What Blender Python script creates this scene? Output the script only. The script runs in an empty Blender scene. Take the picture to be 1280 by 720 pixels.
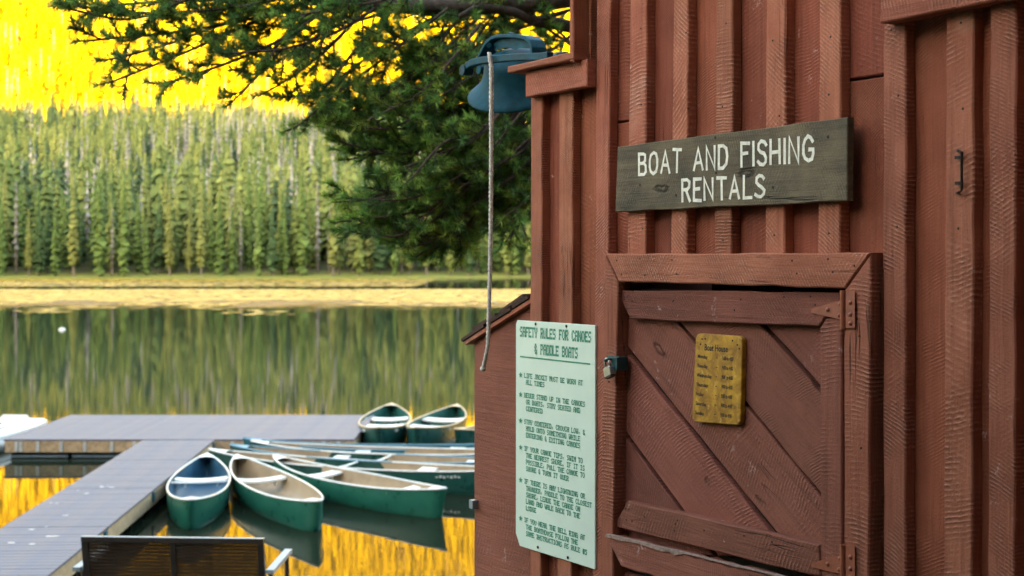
import bpy, bmesh, math, random
import numpy as np
from mathutils import Vector, Matrix
R = math.radians
rng = random.Random(7)
nr = np.random.default_rng(11)
sc = bpy.context.scene
COL = sc.collection

# ------------------------------------------------------------------ camera
F, HZ, CZ = 1780.0, 316.0, 3.5          # focal length in photo pixels, horizon row, eye height
cam = bpy.data.cameras.new('camera')
cam_o = bpy.data.objects.new('camera', cam); COL.objects.link(cam_o)
cam_o.location = (0, 0, CZ); cam_o.rotation_euler = (R(90), 0, 0)
cam.sensor_width = 36; cam.lens = 36 * F / 1280
cam.shift_y = -(360 - HZ) / 1280
cam.clip_start = 0.05; cam.clip_end = 6000
cam.dof.use_dof = True; cam.dof.focus_distance = 3.55; cam.dof.aperture_fstop = 6.3
sc.camera = cam_o

# ------------------------------------------------------------------ sky, sun, exposure
SUN_EL = R(9.0)
SUN_DIR = Vector((0, 0, math.sin(SUN_EL)))     # low sun behind and to the left, over the mountain at the viewer's back
SUN_DIR.x = -0.50 * math.cos(SUN_EL); SUN_DIR.y = -0.866 * math.cos(SUN_EL)
w = bpy.data.worlds.new('World'); sc.world = w; w.use_nodes = True
nt = w.node_tree; nt.nodes.clear()
sky = nt.nodes.new('ShaderNodeTexSky'); sky.sky_type = 'NISHITA'; sky.sun_disc = False
sky.sun_elevation = SUN_EL; sky.sun_rotation = math.atan2(SUN_DIR.x, SUN_DIR.y)
sky.air_density = 1.0; sky.dust_density = 4.0; sky.ozone_density = 0.4; sky.altitude = 800
bg = nt.nodes.new('ShaderNodeBackground'); bg.inputs['Strength'].default_value = 0.15
wo = nt.nodes.new('ShaderNodeOutputWorld')
nt.links.new(sky.outputs[0], bg.inputs[0]); nt.links.new(bg.outputs[0], wo.inputs[0])
sun = bpy.data.lights.new('sun', 'SUN'); sun.energy = 5.0; sun.angle = R(0.5); sun.color = (1.0, 0.83, 0.6)
sun_o = bpy.data.objects.new('sun', sun); COL.objects.link(sun_o)
sun_o.rotation_euler = SUN_DIR.to_track_quat('Z', 'Y').to_euler(); sun_o.location = (0, 0, 60)
vs = sc.view_settings
vs.view_transform = 'Standard'; vs.look = 'None'; vs.exposure = 3.75; vs.gamma = 1.0; vs.use_curve_mapping = False
vs.use_white_balance = True; vs.white_balance_temperature = 7800; vs.white_balance_tint = 10   # camera balanced for open shade
sc.cycles.use_denoising = True
sc.cycles.max_bounces = 6; sc.cycles.diffuse_bounces = 2; sc.cycles.glossy_bounces = 3
sc.cycles.sample_clamp_indirect = 6.0

# ------------------------------------------------------------------ helpers
class NT:
    """small node-tree writer"""
    def __init__(self, name):
        self.m = bpy.data.materials.new(name); self.m.use_nodes = True
        self.t = self.m.node_tree; self.t.nodes.clear()
        self.out = self.n('ShaderNodeOutputMaterial')
        self.b = self.n('ShaderNodeBsdfPrincipled'); self.l(self.b.outputs[0], self.out.inputs[0])
    def n(self, k, **kw):
        x = self.t.nodes.new(k)
        for a, v in kw.items(): setattr(x, a, v)
        return x
    def l(self, a, b): self.t.links.new(a, b)
    def put(self, sock, v):
        if hasattr(v, 'is_output') or isinstance(v, bpy.types.NodeSocket): self.l(v, sock)
        elif isinstance(v, (tuple, list)) and len(v) == 3 and sock.type == 'RGBA': sock.default_value = (*v, 1)
        else: sock.default_value = v
    def math(self, op, a, b=0.0, c=None):
        x = self.n('ShaderNodeMath', operation=op); self.put(x.inputs[0], a); self.put(x.inputs[1], b)
        if c is not None: self.put(x.inputs[2], c)
        return x.outputs[0]
    def vmath(self, op, a, b):
        x = self.n('ShaderNodeVectorMath', operation=op); self.put(x.inputs[0], a); self.put(x.inputs[1], b)
        return x.outputs[0]
    def coord(self, which='Object'): return self.n('ShaderNodeTexCoord').outputs[which]
    def noise(self, vec, scale, detail=4, rough=0.55, dist=0.0):
        x = self.n('ShaderNodeTexNoise'); self.put(x.inputs['Vector'], vec)
        x.inputs['Scale'].default_value = scale; x.inputs['Detail'].default_value = detail
        x.inputs['Roughness'].default_value = rough; x.inputs['Distortion'].default_value = dist
        return x.outputs[0]
    def ramp(self, f, a, b, lo=0.0, hi=1.0):
        x = self.n('ShaderNodeMapRange'); x.clamp = True
        self.put(x.inputs[0], f)
        for i, v in enumerate((a, b, lo, hi)): self.put(x.inputs[i + 1], v)
        return x.outputs[0]
    def mix(self, f, a, b, mode='MIX'):
        x = self.n('ShaderNodeMix', data_type='RGBA', blend_type=mode)
        self.put(x.inputs[0], f); self.put(x.inputs[6], a); self.put(x.inputs[7], b)
        return x.outputs[2]
    def bump(self, h, strength=0.5, dist=0.01):
        x = self.n('ShaderNodeBump'); x.inputs['Strength'].default_value = strength
        x.inputs['Distance'].default_value = dist; self.put(x.inputs['Height'], h)
        self.l(x.outputs[0], self.b.inputs['Normal'])
    def set(self, color=None, rough=None, metal=None, spec=None):
        if color is not None: self.put(self.b.inputs['Base Color'], color)
        if rough is not None: self.put(self.b.inputs['Roughness'], rough)
        if metal is not None: self.b.inputs['Metallic'].default_value = metal
        if spec is not None: self.put(self.b.inputs['Specular IOR Level'], spec)
        return self.m

def simple(name, col, rough=0.6, metal=0.0, var=0.25, scale=12.0, bump=0.15, spec=0.4, bd=0.003):
    n = NT(name); c = n.coord(); f = n.noise(c, scale, 5, 0.6)
    dark = tuple(v * (1 - var) for v in col); lite = tuple(min(1, v * (1 + var)) for v in col)
    n.set(n.mix(n.ramp(f, 0.3, 0.7), dark, lite), n.ramp(f, 0.3, 0.7, rough * 0.85, min(1, rough * 1.15)), metal, spec)
    n.bump(n.noise(c, scale * 6, 4, 0.6), bump, bd)
    return n.m

def painted_wood(name, c0, c1, worn, saw=1.0, lam=0.0072, knots=True):
    """rough-sawn board: local Z runs along the grain"""
    n = NT(name); v = n.coord(); r = n.n('ShaderNodeObjectInfo').outputs['Random']
    off = n.vmath('ADD', v, n.vmath('MULTIPLY', n.n('ShaderNodeCombineXYZ').outputs[0], (0, 0, 0)))
    cx = n.n('ShaderNodeCombineXYZ')
    n.l(n.math('MULTIPLY', r, 37.0), cx.inputs[0]); n.l(n.math('MULTIPLY', r, 91.0), cx.inputs[1]); n.l(n.math('MULTIPLY', r, 53.0), cx.inputs[2])
    off = n.vmath('ADD', v, cx.outputs[0])
    sp = n.n('ShaderNodeSeparateXYZ'); n.l(v, sp.inputs[0]); x, z = sp.outputs[0], sp.outputs[2]
    tilt = n.math('MULTIPLY', n.math('SUBTRACT', n.math('FRACT', n.math('MULTIPLY', r, 7.31)), 0.5), 1.7)
    kk = n.math('MULTIPLY', n.math('SUBTRACT', n.math('FRACT', n.math('MULTIPLY', r, 17.7)), 0.5), 6.0)
    wob = n.noise(off, 5.0, 3)
    def saws(tl, lam_):
        t = n.math('ADD', z, n.math('MULTIPLY', tl, x))
        t = n.math('ADD', t, n.math('MULTIPLY', kk, n.math('MULTIPLY', x, x)))
        t = n.math('ADD', t, n.math('MULTIPLY', wob, 0.022))
        t = n.math('ADD', t, n.math('MULTIPLY', n.noise(off, 42.0, 2), 0.0065))
        fr = n.ramp(n.math('FRACT', n.math('MULTIPLY', r, 11.9)), 0, 1, 2 * math.pi / (lam_ * 1.7), 2 * math.pi / (lam_ * 0.95))
        s = n.math('SINE', n.math('MULTIPLY', t, fr))
        return n.math('ADD', n.math('MULTIPLY', s, 0.5), 0.5)
    s1 = n.math('POWER', saws(tilt, lam), 2.2)
    s2 = n.math('POWER', saws(n.math('MULTIPLY', tilt, -1.25), lam * 1.35), 2.0)
    m1 = n.ramp(n.noise(off, 7.5, 3), 0.42, 0.66)
    m2 = n.ramp(n.noise(n.vmath('ADD', off, (7, 3, 1)), 3.0, 3), 0.5, 0.7)
    sw = n.math('ADD', n.math('MULTIPLY', s1, m1), n.math('MULTIPLY', n.math('MULTIPLY', s2, m2), 0.7))
    sw = n.math('MULTIPLY', sw, n.ramp(n.noise(n.vmath('MULTIPLY', off, (1, 1, .45)), 60.0, 4, 0.7), 0.38, 0.62, 0.0, 1.0))
    gr = n.noise(n.vmath('MULTIPLY', off, (70, 70, 4)), 1.0, 5, 0.65, 0.6)
    fine = n.noise(off, 170.0, 4, 0.7)
    blot = n.noise(off, 6.0, 5, 0.6)
    col = n.mix(n.ramp(blot, 0.3, 0.72), c0, c1)
    col = n.mix(n.math('MULTIPLY', n.ramp(gr, 0.45, 0.75), 0.35), col, tuple(a * 0.55 for a in c0))
    col = n.mix(n.math('MULTIPLY', n.math('MULTIPLY', sw, n.ramp(fine, 0.35, 0.65)), 0.52 * saw), col, worn)  # saw ridges lightened: wear plus painted-in highlight
    col = n.mix(n.math('MULTIPLY', n.ramp(n.noise(off, 95.0, 5, 0.75), 0.60, 0.72), 0.55), col, tuple(a * 0.30 for a in c0))
    col = n.mix(n.math('MULTIPLY', n.ramp(n.noise(off, 2.2, 5, 0.65), 0.62, 0.74), 0.45), col, tuple(0.6 * a for a in worn))
    groove = n.math('MULTIPLY', n.math('MULTIPLY', n.math('SUBTRACT', 1.0, n.math('MINIMUM', s1, 1.0)), m1), n.ramp(fine, 0.30, 0.55))
    col = n.mix(n.math('MULTIPLY', groove, 0.42 * saw), col, tuple(a * 0.35 for a in c0))                        # dirt and painted-in shade in the saw kerfs
    strk = n.noise(n.vmath('MULTIPLY', off, (34, 34, 1.6)), 1.0, 4, 0.6)
    col = n.mix(n.math('MULTIPLY', n.ramp(strk, 0.56, 0.74), 0.5), col, tuple(a * 0.42 for a in c0))          # run-off stains
    peel = n.math('MULTIPLY', n.ramp(n.noise(off, 22.0, 6, 0.75), 0.63, 0.67), n.ramp(n.noise(off, 1.7, 2), 0.48, 0.62))
    col = n.mix(n.math('MULTIPLY', peel, 0.7), col, tuple(min(1, 0.25 + 0.55 * a) for a in worn))                # faded, flaking paint
    hsv = n.n('ShaderNodeHueSaturation'); n.l(col, hsv.inputs['Color'])
    n.l(n.ramp(n.math('FRACT', n.math('MULTIPLY', r, 29.3)), 0, 1, 0.82, 1.16), hsv.inputs['Value'])
    n.l(n.ramp(n.math('FRACT', n.math('MULTIPLY', r, 3.9)), 0, 1, 0.496, 0.504), hsv.inputs['Hue'])
    col = hsv.outputs[0]
    crk = n.ramp(n.math('ABSOLUTE', n.math('SUBTRACT', n.noise(n.vmath('MULTIPLY', off, (26, 26, 0.9)), 1.0, 3, 0.5), 0.5)), 0.0, 0.011, 1.0, 0.0)
    crk = n.math('MULTIPLY', crk, n.ramp(n.noise(off, 3.1, 2), 0.57, 0.66) if knots else 0.0)                                       # drying checks along the grain
    col = n.mix(n.math('MULTIPLY', crk, 0.8), col, tuple(a * 0.2 for a in c0))
    h = n.math('ADD', n.math('MULTIPLY', sw, 0.55 * saw), n.math('MULTIPLY', gr, 0.7))
    h = n.math('SUBTRACT', h, n.math('MULTIPLY', crk, 0.8))
    h = n.math('ADD', h, n.math('MULTIPLY', fine, 0.3))
    if knots:
        vo = n.n('ShaderNodeTexVoronoi'); n.l(n.vmath('MULTIPLY', off, (9, 9, 3.2)), vo.inputs['Vector']); vo.inputs['Scale'].default_value = 1.0
        d = n.math('ADD', vo.outputs['Distance'], n.math('MULTIPLY', n.math('SUBTRACT', n.noise(off, 40.0, 4, 0.7), 0.5), 0.16))
        ring = n.math('SUBTRACT', n.ramp(d, 0.03, 0.07), n.ramp(d, 0.07, 0.12))
        kn = n.math('SUBTRACT', 1.0, n.ramp(d, 0.02, 0.06))
        pick = n.ramp(n.noise(off, 1.3, 1), 0.55, 0.57)
        col = n.mix(n.math('MULTIPLY', n.math('MULTIPLY', ring, pick), 0.75), col, tuple(a * 0.25 for a in c0))
        h = n.math('SUBTRACT', h, n.math('MULTIPLY', n.math('MULTIPLY', ring, pick), 0.8))
        h = n.math('ADD', h, n.math('MULTIPLY', n.math('MULTIPLY', kn, pick), 0.2))
    n.set(col, n.ramp(fine, 0.3, 0.7, 0.68, 0.9), spec=0.25)
    n.bump(h, 1.0, 0.0046)
    return n.m

M = {}
M['red'] = painted_wood('red_barn_paint', (0.300, 0.086, 0.047), (0.470, 0.160, 0.096), (0.88, 0.52, 0.38))
M['red_board'] = painted_wood('red_barn_paint_board', (0.225, 0.056, 0.029), (0.335, 0.092, 0.049), (0.62, 0.27, 0.17), saw=0.55)  # recessed boards: redder paint, darkened further as recess shade
M['red_door'] = painted_wood('red_door_paint', (0.210, 0.066, 0.042), (0.300, 0.102, 0.067), (0.50, 0.24, 0.17), saw=0.75)
M['red_orange'] = painted_wood('orange_red_paint', (0.55, 0.11, 0.03), (0.66, 0.15, 0.045), (0.5, 0.18, 0.09), saw=0.5)  # warm light on the right-edge boards, put into their colour
M['ply'] = painted_wood('red_plywood', (0.215, 0.066, 0.045), (0.285, 0.090, 0.062), (0.42, 0.18, 0.13), saw=0.45, lam=0.017, knots=False)
M['signwood'] = painted_wood('weathered_sign_wood', (0.075, 0.066, 0.048), (0.270, 0.210, 0.125), (0.42, 0.34, 0.22), saw=0.6)
M['dark'] = simple('dark_interior', (0.012, 0.009, 0.008), 0.9)  # near-black tone painting the shade inside the boathouse
M['shingle'] = painted_wood('cedar_shingle', (0.055, 0.028, 0.021), (0.095, 0.047, 0.034), (0.15, 0.085, 0.06), saw=0.2)
M['hinge'] = simple('painted_hinge', (0.29, 0.075, 0.038), 0.45, 0.0, 0.25, 60, 0.3, 0.5, 0.001)
M['iron'] = simple('black_iron', (0.02, 0.018, 0.018), 0.5, 0.6, 0.3, 40)
M['steel'] = simple('worn_steel', (0.42, 0.43, 0.42), 0.32, 0.9, 0.25, 60)
M['teal_metal'] = simple('blued_hasp', (0.03, 0.10, 0.115), 0.35, 0.6, 0.4, 50)
M['bell'] = simple('blue_bell_paint', (0.005, 0.056, 0.082), 0.55, 0.0, 0.4, 22, 0.5, 0.10, 0.002)
M['white'] = simple('white_paint', (0.78, 0.77, 0.72), 0.55, 0, 0.12, 40)
M['cream'] = simple('cream_lettering', (0.80, 0.78, 0.66), 0.6, 0, 0.2, 70, 0.4)
M['signgreen'] = simple('pale_green_enamel', (0.66, 0.80, 0.68), 0.38, 0, 0.06, 6, 0.05, 0.5)
M['ink'] = simple('dark_green_ink', (0.012, 0.25, 0.16), 0.45, 0, 0.2, 60)
M['black_ink'] = simple('black_ink', (0.015, 0.012, 0.01), 0.5, 0, 0.2, 60)
M['rope'] = simple('pale_rope', (0.62, 0.58, 0.52), 0.85, 0, 0.35, 160, 0.6)
M['bark'] = simple('pine_bark', (0.090, 0.072, 0.060), 0.9, 0, 0.5, 30, 0.9, 0.2, 0.01)
M['grey_comp'] = simple('grey_deck_plank', (0.075, 0.085, 0.125), 0.5, 0, 0.2, 9, 0.25, 0.25)
M['dockwood'] = simple('treated_timber', (0.33, 0.24, 0.145), 0.75, 0, 0.35, 14, 0.5)
M['galv'] = simple('galvanised_bracket', (0.52, 0.56, 0.57), 0.4, 0.5, 0.2, 40)
M['float'] = simple('dark_dock_float', (0.012, 0.026, 0.042), 0.35, 0, 0.3, 8)
M['float_rim'] = simple('float_rim', (0.10, 0.14, 0.17), 0.45, 0, 0.3, 8)
M['hull'] = simple('green_canoe_hull', (0.005, 0.080, 0.056), 0.30, 0, 0.22, 5, 0.06, 0.5)
M['hull_dark'] = simple('dark_green_canoe_hull', (0.005, 0.048, 0.042), 0.30, 0, 0.22, 5, 0.06, 0.5)
M['hull_teal'] = simple('teal_canoe_hull', (0.008, 0.085, 0.115), 0.32, 0, 0.2, 5, 0.06, 0.5)
M['tan_in'] = simple('tan_canoe_inside', (0.28, 0.22, 0.15), 0.6, 0, 0.2, 6, 0.15)
M['blue_in'] = simple('blue_canoe_inside', (0.016, 0.080, 0.140), 0.5, 0, 0.4, 5, 0.2)
M['green_in'] = simple('green_canoe_inside', (0.012, 0.10, 0.085), 0.5, 0, 0.25, 6, 0.2)
M['gunwale'] = simple('pale_gunwale', (0.56, 0.60, 0.61), 0.35, 0.2, 0.12, 12)
M['gunwale_blue'] = simple('blue_gunwale', (0.09, 0.23, 0.32), 0.35, 0.1, 0.15, 12)
M['gunwale_wood'] = simple('ash_gunwale', (0.55, 0.42, 0.27), 0.5, 0, 0.2, 20)
M['seat'] = simple('white_canoe_seat', (0.68, 0.70, 0.68), 0.45, 0, 0.1, 16)
M['bench'] = simple('dark_bench_steel', (0.022, 0.020, 0.022), 0.4, 0.2, 0.3, 30)
M['bench_mesh'] = simple('brown_bench_mesh', (0.034, 0.019, 0.012), 0.5, 0.2, 0.4, 30)
M['bench_top'] = simple('grey_bench_arm', (0.20, 0.26, 0.31), 0.4, 0.3, 0.2, 30)
M['fibreglass'] = simple('white_fibreglass', (0.76, 0.78, 0.77), 0.3, 0, 0.06, 6)
M['greyhull'] = simple('grey_fibreglass', (0.25, 0.28, 0.28), 0.35, 0, 0.2, 6)
M['trunk_far'] = simple('far_trunk', (0.20, 0.165, 0.13), 0.9, 0, 0.3, 2)

def yellow_sign():
    n = NT('yellow_varnished_wood'); c = n.coord()
    f = n.noise(c, 26, 6, 0.62, 0.8); g = n.noise(n.vmath('MULTIPLY', c, (160, 160, 9)), 1, 3)
    col = n.mix(n.ramp(f, 0.36, 0.66), (0.26, 0.105, 0.008), (0.58, 0.30, 0.024))
    col = n.mix(n.ramp(n.noise(c, 48, 5), 0.6, 0.75), col, (0.66, 0.42, 0.13))
    col = n.mix(n.math('MULTIPLY', n.ramp(g, 0.5, 0.8), 0.3), col, (0.2, 0.08, 0.01))
    n.set(col, 0.35); n.bump(f, 0.2, 0.002); return n.m
M['yellow'] = yellow_sign()

def attr_mat(name, rough=0.8, transl=0.0):
    n = NT(name); a = n.n('ShaderNodeAttribute'); a.attribute_name = 'Col'
    n.set(a.outputs['Color'], rough, spec=0.15)
    if transl:
        t = n.n('ShaderNodeBsdfTranslucent'); n.l(a.outputs['Color'], t.inputs[0])
        mx = n.n('ShaderNodeMixShader'); mx.inputs[0].default_value = transl
        n.l(n.b.outputs[0], mx.inputs[1]); n.l(t.outputs[0], mx.inputs[2]); n.l(mx.outputs[0], n.out.inputs[0])
    return n.m
M['foliage'] = attr_mat('conifer_foliage', 0.8, 0.15)
M['needles'] = attr_mat('pine_needles', 0.5, 0.35)

def link(name, me, mat=None, parent=None):
    o = bpy.data.objects.new(name, me); COL.objects.link(o)
    if mat is not None and me is not None: me.materials.append(mat)
    if parent: o.parent = parent
    return o
def tag(o, label=None, cat=None, group=None, kind=None):
    if label: o['label'] = label
    if cat: o['category'] = cat
    if group: o['group'] = group
    if kind: o['kind'] = kind
    return o
def empty(name, loc=(0, 0, 0), rz=0.0, label=None, cat=None, group=None):
    o = bpy.data.objects.new(name, None); COL.objects.link(o); o.location = loc; o.rotation_euler = (0, 0, rz)
    o.empty_display_size = 0.1
    return tag(o, label, cat, group)
def copy_tree(o, parent=None):
    c = o.copy(); COL.objects.link(c); c.parent = parent
    for ch in o.children: copy_tree(ch, c)
    return c

class MB:
    def __init__(self): self.v = []; self.f = []
    def add(self, vs, fs):
        b = len(self.v); self.v += [tuple(p) for p in vs]; self.f += [tuple(i + b for i in q) for q in fs]; return self
    def box(self, c, d, rot=None):
        x, y, z = d[0] / 2, d[1] / 2, d[2] / 2
        P = [Vector(p) for p in ((-x, -y, -z), (x, -y, -z), (x, y, -z), (-x, y, -z), (-x, -y, z), (x, -y, z), (x, y, z), (-x, y, z))]
        if rot is not None: P = [rot @ p for p in P]
        c = Vector(c)
        return self.add([p + c for p in P], [(0, 3, 2, 1), (4, 5, 6, 7), (0, 1, 5, 4), (1, 2, 6, 5), (2, 3, 7, 6), (3, 0, 4, 7)])
    def tube(self, pts, rad, n=8, cap=True):
        pts = [Vector(p) for p in pts]; m = len(pts)
        if not hasattr(rad, '__len__'): rad = [rad] * m
        ref = Vector((0, 0, 1)); rings = []; vs = []
        for i, p in enumerate(pts):
            t = (pts[min(i + 1, m - 1)] - pts[max(i - 1, 0)]).normalized()
            if abs(t.dot(ref)) > 0.95: ref = Vector((1, 0, 0)) if abs(t.x) < 0.9 else Vector((0, 1, 0))
            a = t.cross(ref).normalized(); b = a.cross(t).normalized(); ref = b
            for k in range(n):
                an = 2 * math.pi * k / n
                vs.append(p + (a * math.cos(an) + b * math.sin(an)) * rad[i])
        fs = [(i * n + k, i * n + (k + 1) % n, (i + 1) * n + (k + 1) % n, (i + 1) * n + k) for i in range(m - 1) for k in range(n)]
        if cap: fs += [tuple(range(n - 1, -1, -1)), tuple(range((m - 1) * n, m * n))]
        return self.add(vs, fs)
    def lathe(self, prof, n=32, mat=None):
        vs = []; m = len(prof)
        for r, z in prof:
            for k in range(n):
                a = 2 * math.pi * k / n; p = Vector((r * math.cos(a), r * math.sin(a), z))
                vs.append(mat @ p if mat else p)
        fs = [(i * n + k, i * n + (k + 1) % n, (i + 1) * n + (k + 1) % n, (i + 1) * n + k) for i in range(m - 1) for k in range(n)]
        return self.add(vs, fs)
    def mesh(self, name, smooth=False):
        me = bpy.data.meshes.new(name); me.from_pydata(self.v, [], self.f); me.update()
        if smooth: me.shade_smooth()
        return me
    def build(self, name, mat, parent=None, smooth=False): return link(name, self.mesh(name, smooth), mat, parent)

def tri_mesh(name, verts, faces, cols=None):
    """fast numpy mesh: verts (N,3), faces (M,3), per-vertex colours (N,3)"""
    me = bpy.data.meshes.new(name); N, K = len(verts), len(faces)
    me.vertices.add(N); me.vertices.foreach_set('co', np.asarray(verts, np.float32).ravel())
    me.loops.add(K * 3); me.loops.foreach_set('vertex_index', np.asarray(faces, np.int32).ravel())
    me.polygons.add(K); me.polygons.foreach_set('loop_start', np.arange(0, K * 3, 3, dtype=np.int32))
    me.polygons.foreach_set('loop_total', np.full(K, 3, np.int32))
    if cols is not None:
        a = me.color_attributes.new('Col', 'FLOAT_COLOR', 'POINT')
        a.data.foreach_set('color', np.concatenate([np.asarray(cols, np.float32), np.ones((N, 1), np.float32)], 1).ravel())
    me.update(calc_edges=True); me.validate()
    return me

def ray(px, py): return Vector(((px - 640) / F, 1.0, (HZ - py) / F))
def at_depth(px, py, Y): d = ray(px, py) * Y; return Vector((d.x, d.y, CZ + d.z))

# ================================================================== TERRAIN, LAKE, MOUNTAINS
def hsh(x, y): return np.sin(x * 12.9898 + y * 78.233) * 43758.5453 % 1.0
def vnoise(x, y):
    xi, yi = np.floor(x), np.floor(y); xf, yf = x - xi, y - yi
    u, v = xf * xf * (3 - 2 * xf), yf * yf * (3 - 2 * yf)
    a, b, c, d = hsh(xi, yi), hsh(xi + 1, yi), hsh(xi, yi + 1), hsh(xi + 1, yi + 1)
    return a + (b - a) * u + (c - a) * v + (a - b - c + d) * u * v
def fbm(x, y, o=4):
    t = 0; s = 0.5
    for _ in range(o): t = t + s * vnoise(x, y); x, y, s = x * 2.03 + 5.2, y * 2.03 + 1.7, s * 0.5
    return t
def sstep(a, b, x): t = np.clip((x - a) / (b - a), 0, 1); return t * t * (3 - 2 * t)
def far_shore(x): return 199 + 5 * np.sin(x / 31.0) + 3 * np.sin(x / 11.0 + 1) - 8 * sstep(-20, -70, x)
def height(x, y):
    x = np.asarray(x, float); y = np.asarray(y, float)
    # near bank, falling to the lake
    sh = 12.0 + 1.2 * np.sin(x / 5.0) + 0.010 * x * x * 0.2
    near = np.interp(y - sh + 12.0, [-4, 2.5, 6.5, 9.0, 10.6, 12.0, 14.5, 20], [2.05, 1.9, 1.3, 0.85, 0.5, 0.05, -0.9, -2.2])
    back = np.interp(-y, [4, 25, 70, 190, 330, 420, 900], [0, 2.0, 16, 112, 214, 210, 160])
    near = near + back + (fbm(x / 3.0, y / 3.0) - 0.5) * 0.18 + np.where(y < -20, (fbm(x / 60.0, y / 60.0) - 0.5) * 10, 0)
    dd = 0.72 * x - 0.80 * y - 1.75
    near = near + np.interp(dd, [0, 0.5, 2.0, 4.5, 9, 20], [0, 0.35, 2.4, 5.2, 7.5, 9.0]) * sstep(-1.5, 0.5, -y + x * 0.6)  # added unseen cut bank, raised to shade the batten sides
    # far side
    d = y - far_shore(x)
    far = np.interp(d, [-14, 0, 5, 22, 130, 265, 300, 350, 470, 900, 1500], [-2.2, 0.05, 0.4, 2.0, 17, 42, 42, 34, 62, 260, 430])
    far = far + np.where(d > 20, (fbm(x / 45.0 + 9, y / 45.0) - 0.5) * np.clip(d / 60, 0, 1) * 9, 0) + (fbm(x / 4.0, y / 4.0) - 0.5) * 0.3
    z = np.where(y < 100, near, far)
    # sides of the lake
    side = np.clip((np.abs(x) - 230 - 20 * np.sin(y / 40.0)) / 60.0, 0, 8)
    return z + side * 9 * sstep(-200, 0, y) * np.where(y < 260, 1, np.clip(1 - (y - 260) / 200, 0, 1))
def grid(name, xs, ys, mat):
    X, Y = np.meshgrid(xs, ys); Z = height(X, Y)
    V = np.stack([X.ravel(), Y.ravel(), Z.ravel()], 1); nx, ny = len(xs), len(ys)
    i, j = np.meshgrid(np.arange(nx - 1), np.arange(ny - 1)); a = (j * nx + i).ravel()
    Fq = np.concatenate([np.stack([a, a + 1, a + nx + 1], 1), np.stack([a, a + nx + 1, a + nx], 1)])
    me = tri_mesh(name, V, Fq); me.shade_smooth()
    return link(name, me, mat)
def ground_mat():
    n = NT('ground_soil_and_grass'); p = n.n('ShaderNodeNewGeometry').outputs['Position']
    sp = n.n('ShaderNodeSeparateXYZ'); n.l(p, sp.inputs[0])
    f = n.noise(p, 0.9, 6); g = n.noise(p, 0.05, 4)
    nearc = n.mix(n.ramp(f, 0.4, 0.65), (0.055, 0.043, 0.030), (0.06, 0.075, 0.025))
    nearc = n.mix(n.ramp(n.noise(p, 30, 4), 0.5, 0.7), nearc, (0.10, 0.085, 0.06))
    grass = n.mix(n.ramp(f, 0.35, 0.65), (0.17, 0.20, 0.045), (0.26, 0.24, 0.07))
    wood = n.mix(n.ramp(g, 0.4, 0.6), (0.07, 0.075, 0.030), (0.11, 0.10, 0.045))
    far = n.mix(n.ramp(sp.outputs[2], 0.5, 1.0), grass, wood)
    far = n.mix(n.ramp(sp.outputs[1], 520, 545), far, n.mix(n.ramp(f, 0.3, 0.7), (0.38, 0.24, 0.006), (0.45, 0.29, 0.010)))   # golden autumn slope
    n.set(n.mix(n.ramp(sp.outputs[1], 60, 120), nearc, far), 0.95, spec=0.1)
    n.bump(n.noise(p, 14, 5), 0.6, 0.05)
    return n.m
xs = np.unique(np.concatenate([np.linspace(-1500, -260, 32), np.linspace(-260, 260, 105), np.linspace(-16, 16, 41), np.linspace(260, 1500, 32)]))
ys = np.unique(np.concatenate([np.linspace(-1000, -40, 34), np.linspace(-40, -6, 12), np.linspace(-6, 22, 57), np.linspace(22, 180, 14), np.linspace(180, 240, 41), np.linspace(240, 620, 55), np.linspace(620, 1700, 40)]))
tag(grid('ground', xs, ys, ground_mat()), kind='structure')

def water_mat():
    n = NT('lake_water'); p = n.n('ShaderNodeNewGeometry').outputs['Position']
    sp = n.n('ShaderNodeSeparateXYZ'); n.l(p, sp.inputs[0]); x, y = sp.outputs[0], sp.outputs[1]
    yw = n.math('ADD', y, n.math('MULTIPLY', n.math('SUBTRACT', n.noise(n.vmath('MULTIPLY', p, (0.02, 0.05, 1)), 1.0, 3), 0.5), 6.0))
    spk = n.noise(n.vmath('MULTIPLY', p, (0.35, 0.10, 1)), 1.0, 4, 0.7)
    yn = n.math('ADD', yw, n.math('MULTIPLY', n.math('SUBTRACT', spk, 0.5), 30.0))
    b1 = n.math('MULTIPLY', n.ramp(yn, 84, 98), n.math('SUBTRACT', 1.0, n.ramp(yw, 134, 138)))
    lx = n.ramp(x, -15, -60)
    b2 = n.math('MULTIPLY', n.math('MULTIPLY', n.ramp(yw, 145, 149), n.math('SUBTRACT', 1.0, n.ramp(yw, 186, 196))), lx)
    band = n.math('MAXIMUM', b1, b2)
    n.set((0.010, 0.016, 0.010), n.ramp(band, 0, 1, 0.025, 0.26), spec=n.ramp(band, 0, 1, 0.20, 0.5))
    n.b.inputs['IOR'].default_value = 1.17
    rip = n.noise(n.vmath('MULTIPLY', p, (0.8, 2.4, 1)), 1.0, 3, 0.5)
    fine = n.noise(n.vmath('MULTIPLY', p, (3.0, 5.0, 1)), 1.0, 2, 0.5)
    h = n.math('ADD', rip, n.math('MULTIPLY', fine, 0.12))
    b = n.n('ShaderNodeBump'); b.inputs['Distance'].default_value = 0.012
    n.l(n.ramp(band, 0, 1, 0.10, 0.6), b.inputs['Strength']); n.l(h, b.inputs['Height']); n.l(b.outputs[0], n.b.inputs['Normal'])
    return n.m
wm = MB(); wm.add([(-900, 6, 0), (900, 6, 0), (900, 216, 0), (-900, 216, 0)], [(0, 1, 2, 3)])
tag(wm.build('lake', water_mat()), kind='structure')

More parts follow.
